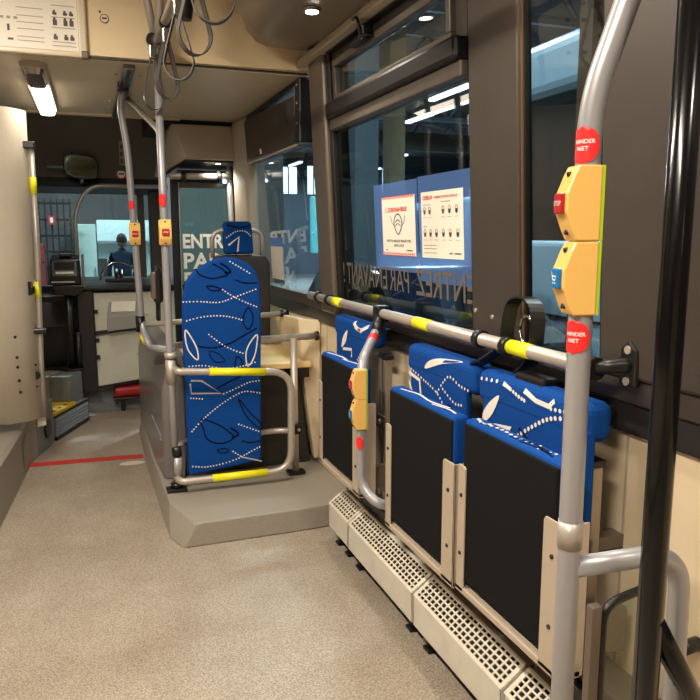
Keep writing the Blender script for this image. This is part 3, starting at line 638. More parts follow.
# bench of dark cab panels
mb = MB(BLACK); mb.box(-.75, -.055, 5.45, 5.52, .33, .84, .01); mb.use(DARK2); mb.hull([(-.75, 5.40, .62), (-.06, 5.40, .62), (-.75, 5.47, .86), (-.14, 5.47, .86), (-.06, 5.45, .80), (-.75, 5.45, .62), (-.06, 5.45, .62)], .01)
struct(mb, 'wall_cab_door', 'dark low door panel of the driver cab', 'panel')
t = thing('ticket_machine', (-.11, 5.18, .345), 'black ticket machine with small screen on a black post at the cab', 'ticket machine')
mb = MB(BLACK); mb.hull([(-.215, 5.16, .93), (-.018, 5.16, .93), (-.205, 5.13, 1.10), (-.022, 5.13, 1.10), (-.215, 5.30, .93), (-.018, 5.30, .93), (-.205, 5.30, 1.125), (-.022, 5.30, 1.125)], .012); mb.hull([(-.19, 5.18, .86), (-.03, 5.18, .86), (-.19, 5.28, .86), (-.03, 5.28, .86), (-.20, 5.17, .925), (-.0, 5.17, .925), (-.2, 5.3, .925), (0, 5.3, .925)], .006); mb.box(-.15, -.07, 5.16, 5.24, 1.115, 1.14, .006); mb.make('body', t)
mb = MB(mat('dim_screen', (92, 100, 100), .15)); sm = lambda u, v: (u, 5.1595-.177*(v-.93)-.002, v)
mb.quad(-.195, -.045, .99, 1.085, sm); mb.use(BLACK); mb.quad(-.182, -.058, 1.03, 1.08, lambda u, v: (u, sm(u, v)[1]-.0008, v)); mb.use(WHITE); mb.quad(-.175, -.065, 1.004, 1.018, lambda u, v: (u, sm(u, v)[1]-.0008, v))
for k in range(12): mb.quad(-.202+.012*k, -.195+.012*k, .945, .955, sm)
mb.make('screen', t, label='grey screen with keys')
mb = MB(BLACK); mb.cyl((-.11, 5.23, .345), (-.11, 5.23, .87), .028); mb.cyl((-.065, 5.22, .34), (-.06, 5.22, .6), .018); mb.box(-.16, -.04, 5.19, 5.27, .345, .36); mb.make('post', t)
mb = MB(PILLAR); mb.box(-.015, .003, 5.2, 5.24, .90, 1.13, .003); mb.make('side_bracket', t)
# desk
t = thing('driver_desk', (.3, 5.3, .19), 'white front flap and black edged counter beside the driver', 'desk')
DESKW = mat('desk_white', (206, 202, 186), .42, noise=.04, nscale=10)
mb = MB(DESKW); mb.hull([(.05, 5.31, .20), (.47, 5.31, .25), (.05, 5.31, .86), (.47, 5.31, .86), (.05, 5.36, .20), (.47, 5.36, .25), (.05, 5.36, .86), (.47, 5.36, .86)], .004)
mb.use(STEEL); mb.cyl((.40, 5.312, .70), (.40, 5.302, .70), .008, 10); mb.cyl((.33, 5.312, .42), (.33, 5.306, .42), .01, 10); mb.make('flap', t)
mb = MB(BLACK); mb.box(-.055, .05, 5.27, 5.36, .17, .88, .006); mb.hull([(.04, 5.30, .185), (.48, 5.30, .235), (.04, 5.30, .205), (.48, 5.30, .255), (.04, 5.36, .185), (.48, 5.36, .235), (.04, 5.36, .205), (.48, 5.36, .255)]); mb.hull([(.05, 5.285, .57), (.48, 5.285, .615), (.05, 5.285, .595), (.48, 5.285, .64), (.05, 5.31, .57), (.48, 5.31, .615), (.05, 5.31, .595), (.48, 5.31, .64)])
for z in (.40, .52, .72): mb.box(.03, .075, 5.29, 5.312, z, z+.025)
mb.make('edge_trim', t, label='black frame and hinge side')
mb = MB(mat('tray_grey', (150, 148, 142), .45)); mb.hull([(.13, 5.22, .60), (.345, 5.22, .62), (.13, 5.22, .70), (.345, 5.22, .71), (.13, 5.31, .60), (.345, 5.31, .62), (.15, 5.31, .80), (.345, 5.31, .80)], .004); mb.make('tray', t)
mb = MB(BLACK); mb.hull([(-.06, 5.25, .885), (.66, 5.25, .885), (-.06, 5.25, .91), (.66, 5.25, .91), (-.1, 6.15, .90), (.95, 6.15, .90), (-.1, 6.15, .93), (.95, 6.15, .93)], .006); mb.make('counter', t, label='black counter top')
mb = MB(DESKW); mb.hull([(.47, 5.34, .25), (1.0, 5.34, .25), (.47, 5.34, .86), (1.0, 5.34, .86), (.47, 5.40, .25), (1.0, 5.40, .25), (.47, 5.40, .86), (1.0, 5.40, .86)]); mb.make('side_panel', t)
mb = MB(PAPER); mb.hull([(.16, 5.235, .735), (.32, 5.235, .735), (.17, 5.30, .80), (.33, 5.30, .80), (.16, 5.24, .73), (.32, 5.24, .73)]); one(mb, 'paper_sheet', 'white paper sheets lying in the tray of the driver desk', 'paper')
mb = MB(STEPGREY); mb.box(-.03, 1.05, 5.44, 5.50, 0, .6); struct(mb, 'wall_dash_base', 'blue grey base wall under the driver desk', 'wall')
t = thing('fire_extinguisher', (.25, 5.37, .1), 'red extinguisher lying in a black bracket under the driver desk', 'fire extinguisher')
mb = MB(mat('extinguisher_red', (170, 24, 26), .3, coat=.4)); mb.tube([(.16, 5.37, .15), (.175, 5.37, .15), (.34, 5.37, .155), (.355, 5.37, .155)], .052, 20); mb.make('cylinder', t)
mb = MB(BLACK); mb.box(.15, .35, 5.33, 5.41, .085, .105, .004); mb.box(.20, .225, 5.36, 5.40, .0, .09, .003); mb.cyl((.345, 5.37, .155), (.385, 5.37, .157), .022); mb.make('bracket', t)
mb = MB(CHROME); mb.tube([(.24+.13*math.cos(a), 5.62, .93+.13*math.sin(a)) for a in [PI*i/16 for i in range(17)]], .007, 8)
t = thing('steering_wheel', (.24, 5.62, .92), 'rim of the steering wheel rising above the black counter', 'steering wheel'); mb.make('rim', t)
mb = MB(BLACK); mb.cyl((.24, 5.62, .915), (.24, 5.66, 1.0), .03); mb.box(.14, .36, 5.55, 5.6, .92, .945, .006); mb.make('hub', t)
mb = MB(STEEL); mb.tube(bend([(-.035, 5.5, .91), (-.04, 5.5, 1.42), (.06, 5.5, 1.6), (.60, 5.5, 1.60)], .12), .014); one(mb, 'cab_hoop', 'thin grey tube hoop standing at the cab counter before the windscreen', 'hoop rail')
t = thing('interior_mirror', (.02, 5.6, 1.65), 'black framed rear view mirror below the dark front panel', 'mirror')
o8 = [(.018+.118*math.copysign(abs(math.cos(a))**.6, math.cos(a)), 1.735+.085*math.copysign(abs(math.sin(a))**.6, math.sin(a))-.12*.118*math.cos(a)) for a in [2*PI*i/24 for i in range(24)]]
mb = MB(BLACK); mb.prism(o8, 'y', 5.57, 5.62, .008); mb.make('housing', t)
mb = MB(MIRR); mb.prism([(x*.84+.0035, 1.735+(z-1.735)*.8) for x, z in o8], 'y', 5.562, 5.571); mb.make('glass', t)
mb = MB(BLACK); mb.box(-.21, -.06, 5.59, 5.61, 1.715, 1.74, .004); mb.make('arm', t); mb = MB(BLACK); mb.box(.01, .03, 5.585, 5.605, 1.62, 1.66); mb.make('stem', t)
# windscreen and front panels
mb = MB(mat('header_brown', (84, 74, 66), .45)); mb.hull([(-1.3, 5.72, 1.66), (.62, 5.72, 1.66), (-1.3, 5.62, 2.1), (.62, 5.62, 2.1), (-1.3, 5.8, 1.66), (.62, 5.8, 1.66), (-1.3, 5.8, 2.1), (.62, 5.8, 2.1)]); mb.use(SEALB); mb.hull([(-1.3, 5.70, 1.60), (.62, 5.70, 1.60), (-1.3, 5.72, 1.675), (.62, 5.72, 1.675), (-1.3, 5.9, 1.56), (.62, 5.9, 1.56), (-1.3, 5.9, 1.67), (.62, 5.9, 1.67)], .006)
mb.use(DARK2); mb.box(-1.3, 1.2, 4.9, 6.3, 2.1, 2.2)
struct(mb, 'wall_front_header', 'dark brown panel and black visor above the windscreen', 'panel')
mb = MB(GLASS); mb.hull([(-1.28, 6.22, .85), (.60, 6.22, .85), (-1.28, 6.1, 1.9), (.60, 6.1, 1.9), (-1.28, 6.225, .85), (.60, 6.225, .85), (-1.28, 6.105, 1.9), (.60, 6.105, 1.9)])
struct(mb, 'window_4', 'windscreen of the bus looking into the depot', 'windscreen')
mb = MB(FRAMEM); mb.box(.42, .47, 5.98, 6.06, .9, 1.7, .008); mb.use(DARK); mb.box(.49, .60, 5.8, 5.9, .88, 2.1, .01)
struct(mb, 'trim_14', 'grey and dark front corner post beside the door leaf', 'post')
mb = MB(DARK2); mb.box(-1.3, 1.1, 6.2, 6.28, 0, .86); struct(mb, 'wall_nose', 'dark dash front below the windscreen', 'wall')
mb = MB(mat('label_grey', (150, 140, 126), .5)); mp = lambda u, v: (u, 5.72-.227*(v-1.66)-.003, v)
mb.hull([mp(u, v) for u in (.285, .345) for v in (1.76, 1.93)]+[(u, mp(u, v)[1]+.003, v) for u in (.285, .345) for v in (1.76, 1.93)]); mb.use(INKD)
for i in range(6): x = .292+.028*(i % 2); z = 1.775+.05*(i//2); mb.quad(x, x+.018, z, z+.03, lambda u, v: (u, mp(u, v)[1]-.001, v))
one(mb, 'pictogram_label', 'small grey pictogram label on the dark panel right of the mirror', 'sign')
mb = MB(REDST); mb.tube([(.295, 5.716, 1.70), (.295, 5.708, 1.70)], .036, 20); mb.use(WHITE); mb.tube([(.295, 5.709, 1.70), (.295, 5.706, 1.70)], .028, 20); mb.use(INKD); mb.box(.275, .315, 5.7045, 5.706, 1.695, 1.706); one(mb, 'round_prohibition_sign', 'round prohibition sticker below the grey pictogram label', 'sign')

# floor marks
mb = MB(RED); mb.hull([(x, y, z) for z in (.0005, .0015) for x, y in ((-.345, 4.19), (-.335, 4.265), (.262, 4.225), (.262, 4.15))])
one(mb, 'red_floor_tape', 'red tape line stuck across the aisle floor', 'floor tape')
mb = MB(mat('worn_white_sticker', (206, 198, 184), .6)); 
mb.hull([(.195+.068*math.cos(a), 4.07+.035*math.sin(a), z) for a in [2*PI*i/20 for i in range(20)] for z in (.0006, .0014)])
one(mb, 'floor_sticker', 'oval whitish sticker on the floor just before the red tape', 'sticker')

# ------------------------------------------------------------------ side wall rail and poles
RX = .99
t = thing('wall_handrail', (RX, 2.2, .976), 'long grey handrail with yellow bands below the side windows', 'handrail')
mb = MB(STEEL); mb.cyl((RX, 3.25, .977), (RX, 1.23, .977), .0175, 20); mb.make('tube', t)
for a, b in ((2.90, 2.80), (2.095, 1.985), (1.54, 1.45)):
    mb = MB(YELLOW); mb.cyl((RX, a, .977), (RX, b, .977), .0187, 20); mb.make('yellow_band', t, label='yellow band on the rail')
for y in (3.12, 2.97, 1.69, 1.555):
    mb = MB(BLACK); mb.cyl((RX, y-.012, .977), (RX, y+.012, .977), .024); mb.make('ring', t)
mb = MB(BLACK); mb.cyl((RX, 3.24, .977), (1.06, 3.24, .98), .016); mb.box(1.04, 1.075, 3.20, 3.27, .93, 1.04, .006); mb.make('bracket', t)
mb = MB(BLACK); mb.cyl((RX, 1.27, .977), (RX, 1.215, .977), .0245); mb.tube(bend([(RX, 1.225, .977), (1.03, 1.20, .985), (1.055, 1.19, .985)], .02), .016); mb.hull([(1.045, 1.165, .94), (1.045, 1.215, .94), (1.045, 1.165, 1.02), (1.045, 1.215, 1.02), (1.045, 1.19, 1.04), (1.06, 1.165, .94), (1.06, 1.215, .94), (1.06, 1.165, 1.02), (1.06, 1.215, 1.02), (1.06, 1.19, 1.04)], .006)
mb.use(STEEL); mb.cyl((1.046, 1.19, 1.018), (1.042, 1.19, 1.018), .009, 10); mb.cyl((1.046, 1.19, .952), (1.042, 1.19, .952), .009, 10); mb.make('end_bracket', t)
t = thing('belt_strap', (1.03, 1.5, .9), 'black webbing loop hung on the handrail by the narrow window', 'strap')
mb = MB(BLACK); mb.band(curve3([(1.01, 1.60, .96), (1.015, 1.585, 1.07), (1.015, 1.535, 1.10), (1.015, 1.475, 1.08), (1.015, 1.47, 1.0), (1.02, 1.50, .94), (1.02, 1.56, .90)], 6), .035, (-1, .5, 0), .0025); mb.make('webbing', t)
mb = MB(BLACK); mb.box(.975, 1.02, 1.38, 1.50, .895, .925, .008); mb.make('buckle', t)
mb = MB(CHROME); mb.tube([(1.02, 1.52+.03*math.cos(a), 1.02+.035*math.sin(a)) for a in [2*PI*i/14 for i in range(15)]], .005, 6); mb.make('clip', t)
mb = MB(BLACK); mb.band([(.985, 1.60, .955), (.97, 1.64, .925), (.975, 1.70, .905)], .03, (-1, -.3, .6), .003); one(mb, 'webbing_strap', 'black webbing strap running from the handrail down between the seat backs', 'strap')

def housing(parent, c, adir, h, btn, sym, depth=.036, hw=.0195, label='yellow button housing'):
    """button housing wrapped on a pole; adir is the way the button looks"""
    a = V((adir[0], adir[1], 0)).normalized(); b = V((-a.y, a.x, 0)); c = V(c)
    X = M(((a.x, b.x, 0, c.x), (a.y, b.y, 0, c.y), (0, 0, 1, c.z), (0, 0, 0, 1)))
    mb = MB(BTNY); mb.xf = X
    mb.prism([(-.012, -h), (.020, -h), (.026, -h+.012), (depth-.002, -h*.34), (depth, -h*.25), (depth, h*.25), (depth-.002, h*.34), (.026, h-.012), (.020, h), (-.012, h)], 'y', -hw, hw, .006, 3)
    H_ = mb.make('button_housing', parent, label=label)
    mb = MB(btn); mb.xf = X; mb.box(depth-.003, depth+.005, -.0125, .0125, -.0135, .0135, .002)
    mb.use(WHITE)
    if sym == 'STOP': mb.text('STOP', .009, lambda u, v: (depth+.0056, u, v-.003), align='CENTER')
    else:
        f = lambda u, v: (depth+.0056, u, v)
        mb.ribbon([(-.006, .004), (-.003, -.002), (.004, -.002), (.006, .003), (-.004, .003)], .002, f, 1); mb.patch([(-.004, -.007), (-.002, -.0045), (-.0005, -.007)], f); mb.patch([(.002, -.007), (.004, -.0045), (.0055, -.007)], f); mb.ribbon([(-.008, .009), (-.005, .003)], .0016, f, 1)
    mb.make('button', H_, label='red stop button' if sym == 'STOP' else 'blue pram button')
    for s_ in (-1, 1): mb = MB(BLACK); mb.xf = X; mb.cyl((.02, 0, s_*(h-.010)), (.0285, 0, s_*(h-.012)), .0036, 8); mb.make('screw', H_)
    mb = MB(LIME); mb.xf = X; mb.box(-.0165, -.0118, -hw+.002, hw-.002, -h, h); mb.make('edge_strip', H_, label='lime green edge strip')
# large pole
PX, PY = .64, .825
t = thing('front_pole', (PX, PY, 0), 'large grey pole nearest the camera with two yellow button boxes and red stickers', 'grab pole')
mb = MB(POLE); mb.tube(bend([(PX, PY, 0), (PX, PY, .8), (PX, PY+.001, 1.425), (.70, .80, 1.63), (.74, .78, 2.2)], .05, 8), .0165, 24); mb.make('tube', t)
mb = MB(STEEL); mb.cyl((PX, PY, .805), (PX, PY, .845), .0178, 24); mb.make('sleeve', t, label='shiny sleeve')
mb = MB(POLE); mb.tube(bend([(PX, PY, .772), (.822, .797, .782), (.822, .785, .10), (.822, .785, 0)], .065, 9), .0155, 18); mb.make('side_loop', t, label='curved side tube')
mb = MB(BLACK); mb.cyl((PX, PY, 0), (PX, PY, .012), .04); mb.make('foot', t)
housing(t, (PX, PY, 1.293), (-1, .22), .0495, BTNR, 'STOP', label='upper yellow housing')
housing(t, (PX, PY, 1.193), (-1, .22), .0495, BTNB, 'PRAM', label='lower yellow housing')
red_label(t, (PX, PY, 1.368), (-.95, -.32), .0168, .0245, .024)
red_label(t, (PX, PY, 1.113), (-.95, -.32), .0168, .0235, .024)
# short grab pole between the seats
t = thing('short_grab_pole', (.9, 2.3, .4), 'short bent grab pole with two button boxes between far and middle seats', 'grab pole')
SX, SY = .822, 2.145
mb = MB(POLE); mb.tube(bend([(.985, 2.385, .965), (.955, 2.35, .915), (SX+.005, SY+.01, .85), (SX, SY, .43), (.86, 2.06, .385), (.985, 2.14, .385)], .07, 8), .0165, 18); mb.make('tube', t)
mb = MB(BLACK); mb.tube([(.988, 2.386, .975), (.950, 2.34, .905)], .021); mb.box(.965, 1.015, 2.365, 2.41, .945, 1.005, .006); mb.make('clamp', t)
housing(t, (SX, SY, .778), (-1, .1), .049, BTNR, 'STOP', .034, label='upper yellow housing')
housing(t, (SX, SY, .679), (-1, .1), .049, BTNB, 'PRAM', .034, label='lower yellow housing')
mb = MB(REDST); mb.tube([V((.955, 2.35, .915)).lerp(V((SX+.005, SY+.01, .85)), k) for k in (.18, .26, .34)], .0172, 18); mb.make('red_sticker', t, label='red sticker wrapped round the slanted top')
red_label(t, (SX, SY, .585), (-.7, -.75), .0168, .022, .014, False)
# black pole at right
t = thing('black_pole', (.70, .72, 0), 'glossy black upright pole at the right edge with slanted arm', 'grab pole')
mb = MB(BLACKPAINT); mb.cyl((.70, .725, 0), (.70, .722, 2.045), .0175, 24); mb.make('tube', t)
mb = MB(BLACKPAINT); mb.tube([(.70, .722, .735), (.79, .745, .61), (.93, .78, .42)], .016, 18); mb.make('arm', t)
mb = MB(BLACK); mb.cyl((.70, .725, 0), (.70, .725, .015), .04); mb.make('foot', t)
mb = MB(BLACK); mb.cyl((1.089, 1.0, .462), (1.04, .995, .462), .014); one(mb, 'wall_buffer', 'black rubber buffer on the beige wall behind the slanted black arm', 'buffer')

# ------------------------------------------------------------------ folding seats
def cushion_map(x, y0, y1, z0, z1, r):
    def f(y, z):
        d = min(y-y0, y1-y, z-z0, z1-z); d = max(0, d); k = 0 if d >= r else r-math.sqrt(max(0, r*r-(r-d)**2))
        return (x-.0016+k, min(max(y, y0), y1), min(max(z, z0), z1))
    return f
SG = 'fold up seats on the right wall'
def fold_seat(label, y0, y1, zt, by0, by1, bzt, bx, prints, topprint, lo, xf=.85):
    t = thing('folding_seat', (.95, (y0+y1)/2, .3), label, 'folding seat', SG)
    zb = zt-.395
    mb = MB(BLUE); mb.box(xf+.004, xf+.050, y0, y1, zb+.02, zt+.016, .012, 3)
    tm = lambda y, x: (x-.003, y, zt+.0172)
    mb.use(PWHITE); topprint(mb, tm)
    mb.make('seat_cushion', t, label='blue cushion edge of the raised seat')
    mb = MB(CLOTH); mb.hull([(xf, y, z) for y in (y0+.008, y1-.008) for z in (zb, zt+.003)]+[(xf+.012, y, z) for y in (y0+.004, y1-.004) for z in (zb, zt+.008)], .003); mb.make('underside', t, label='black cloth underside')
    mb = MB(BRKT)   # far flange, near wide flange wrapped round the corner, bottom bar
    mb.prism([(y1-.03, zb-.03), (y1+.008, zb-.03), (y1+.008, zt-.105), (y1+.003, zt-.10), (y1-.024, zt-.10), (y1-.03, zt-.106)], 'x', xf-.006, xf-.001, .0015)
    mb.prism([(y1+.004, zb-.03), (y1+.008, zb-.03), (y1+.008, zt-.105), (y1+.004, zt-.105)], 'x', xf-.006, xf+.05)
    mb.prism([(y0-.028, zb-.03), (y0+.038, zb-.03), (y0+.038, zt-.108), (y0+.032, zt-.10), (y0-.028, zt-.10)], 'x', xf-.006, xf-.001, .0015)
    mb.prism([(y0-.028, zb-.03), (y0-.023, zb-.03), (y0-.023, zt-.10), (y0-.028, zt-.10)], 'x', xf-.006, xf+.055)
    mb.box(xf-.006, xf+.05, y0-.028, y1+.008, zb-.034, zb-.018, .002)
    mb.make('frame', t, label='beige grey metal frame')
    for y in (y0+.005, y1-.014):
        for z in (zb+.07, zb+.22):
            mb = MB(BLACK); mb.cyl((xf-.009, y, z), (xf-.005, y, z), .005, 10); mb.make('screw', t)
    mb = MB(BLUE); bz0 = zb-.02; zm = bzt-.088
    mb.box(bx, 1.028, by0, by1, zm, bzt, .024, 4); mb.box(bx+.001, .983, by0+lo, by1-.03, bz0, zm+.03, .008, 3)
    cm = cushion_map(bx, by0, by1, bz0, bzt, .024); prints(mb, cm); mb.make('backrest', t, label='blue patterned backrest')
    mb = MB(BLACK); mb.box(1.028, 1.06, by0+.04, by1-.04, zm+.02, bzt-.02, .004); mb.make('back_shell', t)
    for y in (y0+.04, y1-.04):
        mb = MB(PILLAR); mb.hull([(xf+.03, y-.012, zb-.02), (xf+.03, y+.012, zb-.02), (xf+.03, y-.012, zb+.05), (xf+.03, y+.012, zb+.05), (1.06, y-.012, zb-.04), (1.06, y+.012, zb-.04), (1.06, y-.012, zb+.06), (1.06, y+.012, zb+.06)]); mb.make('hinge_arm', t)
    return t
def pr1(mb, m):
    mb.use(PWHITE).patch([(2.758, .802), (2.741, .846), (2.689, .881), (2.706, .833)], m); mb.ribbon([(2.624, .917), (2.546, .898), (2.47, .92)], .014, m, 6); mb.ribbon([(2.741, .799), (2.64, .81), (2.64, .779)], .012, m, 1); mb.ribbon([(2.608, .925), (2.60, .902), (2.531, .893)], .012, m, 6)
    mb.dots([(2.592, .764), (2.53, .818), (2.457, .872), (2.42, .90)], .017, .0045, m)
def pr2(mb, m):
    mb.use(PWHITE).patch([(1.958, .852), (1.939, .877), (1.865, .898), (1.74, .907), (1.847, .885)], m)
    for p in ([(2.06, .834), (1.977, .817), (1.879, .793), (1.823, .754)], [(1.879, .793), (1.81, .853), (1.742, .841), (1.685, .836)], [(1.843, .813), (1.773, .786), (1.73, .788)]): mb.dots(p, .015, .0042, m)
    mb.ribbon([(2.075, .821), (1.997, .809), (1.984, .753)], .012, m, 1); mb.ribbon([(2.075, .793), (2.036, .747)], .010, m, 4)
    mb.dots([(2.05, .58), (1.9, .62), (1.7, .60)], .015, .0042, m); mb.use(PNAVY).ribbon([(1.83, .76), (1.79, .77), (1.76, .74)], .007, m, 5)
def pr3(mb, m):
    mb.use(PWHITE).patch([(1.599, .774), (1.605, .796), (1.575, .831), (1.531, .859), (1.54, .833), (1.563, .8)], m)
    mb.ribbon([(1.612, .76), (1.541, .777), (1.473, .788), (1.505, .751)], .013, m, 1); mb.ribbon([(1.424, .892), (1.374, .878), (1.325, .876), (1.307, .892)], .012, m, 1)
    mb.ribbon([(1.515, .892), (1.48, .884)], .010, m, 4); mb.dots([(1.48, .884), (1.447, .874), (1.416, .868)], .011, .0052, m)
    mb.dots([(1.467, .756), (1.436, .782), (1.385, .814), (1.329, .845), (1.27, .86), (1.22, .855)], .0155, .0056, m); mb.dots([(1.32, .872), (1.24, .878)], .016, .005, m); mb.dots([(1.62, .885), (1.54, .892)], .022, .005, m)
    mb.use(PNAVY); mb.ribbon([(1.434, .751), (1.437, .798), (1.391, .774), (1.355, .75)], .008, m, 1)
def tp1(mb, m): mb.ribbon([(2.62, .868), (2.5, .885), (2.4, .872)], .007, m); mb.ribbon([(2.45, .87), (2.35, .885), (2.28, .89)], .007, m)
def tp2(mb, m): mb.ribbon([(1.93, .868), (1.84, .886), (1.75, .876), (1.66, .89)], .007, m); mb.ribbon([(1.72, .866), (1.65, .88), (1.6, .875)], .006, m)
def tp3(mb, m):
    mb.dots([(1.47, .87), (1.40, .882), (1.32, .878), (1.25, .888)], .017, .005, m); mb.dots([(1.50, .882), (1.46, .872), (1.44, .888)], .011, .005, m); mb.dots([(1.24, .872), (1.19, .885)], .014, .004, m)
    mb.use(PNAVY); mb.ribbon([(1.34, .87), (1.27, .886), (1.2, .876)], .006, m); mb.ribbon([(1.3, .868), (1.24, .876), (1.18, .868)], .005, m)
fold_seat('farthest folded blue seat, beside the guard loop', 2.25, 2.665, .79, 2.41, 2.86, .93, .972, pr1, tp1, .08)
fold_seat('middle folded blue seat, beyond the large pole', 1.575, 1.985, .785, 1.66, 2.10, .912, .96, pr2, tp2, .05)
fold_seat('nearest folded blue seat, half behind the large pole', 1.135, 1.525, .795, 1.195, 1.645, .908, .955, pr3, tp3, .0)
def post(y, z1, label):
    t = thing('seat_post', (1.0, y, .10), label, 'seat post', 'aluminium seat posts on the right wall')
    mb = MB(ALU); mb.box(.987, 1.015, y-.030, y-.009, .30, z1, .003); mb.box(.987, 1.015, y+.009, y+.030, .30, z1, .003); mb.use(SEALB); mb.box(.997, 1.015, y-.009, y+.009, .30, z1)
    mb.make('profile', t)
    mb = MB(BLACK); mb.box(.984, 1.02, y-.034, y+.034, z1, z1+.016, .003); mb.make('end_cap', t)
    for z in (.33, .56):
        mb = MB(PILLAR); mb.box(.980, .987, y-.045, y+.036, z, z+.05, .002); mb.box(1.015, 1.089, y-.02, y+.02, z+.01, z+.04, .002); mb.use(STEEL); mb.cyl((.982, y, z+.025), (.974, y, z+.025), .009, 10); mb.make('plate', t)
post(2.368, .815, 'aluminium double seat post between the farthest and middle folded seats'); post(1.238, .765, 'aluminium double seat post behind the large pole at the nearest seat')
mb = MB(PILLAR); mb.box(.99, 1.08, .95, 2.80, .235, .30, .004); mb.use(SEALB); mb.box(.96, .99, 1.0, 2.7, .245, .275, .003)
for y in (1.55, 2.12, 2.7): mb.use(DARK2); mb.box(.99, 1.085, y, y+.05, .10, .24)
one(mb, 'seat_rail', 'dark grey mounting rail under the folded seats above the heaters', 'rail')

# ------------------------------------------------------------------ heaters
def heater(y0, y1, label, dz=0.):
    t = thing('convector_heater', (.95, (y0+y1)/2, .03), label, 'heater', 'convector heaters along the right wall')
    pf = [(.90, .062), (.90, .158), (.915, .168), (.965, .205), (.995, .205), (.995, .062)]
    mb = MB(HEATM)
    mb.box(.90, .904, y0, y1, .06+dz, .160+dz, .002); 
    mb.prism([(x, z+dz) for x, z in pf], 'y', y0, y0+.006); mb.prism([(x, z+dz) for x, z in pf], 'y', y1-.006, y1)
    mb.box(.965, .995, y0, y1, .2+dz, .207+dz, .001); mb.use(SEALB); mb.prism([(.906, .07+dz), (.906, .150+dz), (.962, .192+dz), (.99, .192+dz), (.99, .07+dz)], 'y', y0+.01, y1-.01)
    mb.make('casing', t)
    mb = MB(mat('heater_grille', (222, 212, 192), .4)) if not heater.g else MB(heater.g)
    heater.g = mb.mats[0]
    n = max(4, int((y1-y0)/.0235)); A, B = V((.904, 0, .160+dz)), V((.967, 0, .2075+dz)); up = V((-.6, 0, .8))
    for i in range(n+1):
        y = y0+.008+(y1-y0-.016)*i/n; w = .0028 if 0 < i < n else .007
        mb.hull([tuple(P+V((0, y+s_*w, 0))+up*h_) for P in (A, B) for s_ in (-1, 1) for h_ in (0, .003)])
    for j in range(6):
        P = A.lerp(B, j/5); w = .0024 if 0 < j < 5 else .005; dd = (B-A).normalized()*w
        mb.hull([tuple(P+dd*s_+V((0, y, 0))+up*h_) for y in (y0+.002, y1-.002) for s_ in (-1, 1) for h_ in (.0005, .0035)])
    mb.make('grille', t, label='white louvre grid top')
    for y in (y0+.06, y1-.06):
        mb = MB(BLACK); mb.cyl((.935, y, 0), (.935, y, .062+dz), .012, 10); mb.box(.915, .955, y-.02, y+.02, 0, .012, .003); mb.make('foot', t)
heater.g = None
heater(2.49, 2.72, 'short far end heater piece with grille top next to the platform', .002)
heater(1.905, 2.485, 'long heater with grille top below the farthest and middle seats')
heater(1.39, 1.895, 'heater with grille top below the nearest folded seat')
heater(.80, 1.38, 'heater cut by the bottom edge, nearest the camera')
# glass screen
t = thing('glass_screen', (.95, .95, .10), 'small glass screen with black frame at the lower right behind the pole', 'glass screen')
fr = bend([(.815, .95, .08), (.815, .95, .618), (.945, .963, .632), (.945, .963, .08)], .035, 8)
mb = MB(BLACK); mb.tube(fr, .008, 10); mb.make('frame', t)
mb = MB(PILLAR); mb.box(.788, .808, .944, .962, 0, .62, .002); mb.make('upright', t)
mb = MB(GLASSC); mb.hull([(x, .949+.1*(x-.815)+o_, z) for o_ in (0, .004) for x, z in ((.818, .09), (.942, .09), (.818, .585), (.84, .612), (.925, .622), (.942, .60))]); mb.make('pane', t)

# ------------------------------------------------------------------ notices and lettering on window 2
def wm(off=0.): return lambda y, z: (XW(z)-.0115+off, y, z)
def notice(name, y0, y1, label, fy0, fy1, fz0, fz1, fill):
    t = thing(name, (XW(1.18)+.01, (y0+y1)/2, 1.18), label, 'notice', 'notices on the side window')
    mb = MB(FILM); mb.f([mb.v(wm(.0015)(y, z)) for y, z in ((fy1, fz0), (fy0, fz0), (fy0, fz1), (fy1, fz1))]); mb.make('pocket', t, label='blue clear pocket')
    mb = MB(PAPER); mb.hull([wm(o)(y, z) for y in (y0, y1) for z in (1.18, 1.39) for o in (-.0006, .0006)])
    f = lambda u, v: wm(-.0012)(y1-u*(y1-y0), 1.18+v*.21)
    fill(mb, f); mb.make('sheet', t)
def fillA(mb, f):
    mb.use(INKR)
    for k in range(18):
        for v0 in (.955, .02): mb.quad(.02+k*.054, .05+k*.054, v0, v0+.035, f)
    mb.quad(.0, 1, .992, 1, f); mb.quad(0, 1, 0, .012, f)
    mb.text('CORONAVIRUS', .1, lambda u, v: f(.19+u, .74+v), .58, bold=.004)
    mb.ribbon([(.09, .74), (.135, .82), (.18, .74)], .012, f, 1, True)
    mb.use(INKB); mb.ribbon([(.5, .70), (.6, .63), (.61, .5), (.5, .36), (.39, .5), (.4, .63)], .022, f, 4, True); mb.ribbon([(.28, .68), (.32, .56), (.40, .50)], .012, f, 4); mb.ribbon([(.72, .68), (.68, .56), (.60, .50)], .012, f, 4); mb.ribbon([(.42, .56), (.5, .60), (.58, .56)], .018, f, 4); mb.ribbon([(.42, .5), (.5, .54), (.58, .5)], .014, f, 4)
    mb.use(INKD); mb.text('PORT DU MASQUE OBLIGATOIRE', .06, lambda u, v: f(.13+u, .23+v), .74, bold=.001); mb.text('DANS LE BUS', .06, lambda u, v: f(.36+u, .155+v), .3, bold=.001)
    mb.quad(.74, .92, .085, .105, f); mb.quad(.1, .16, .085, .10, f)
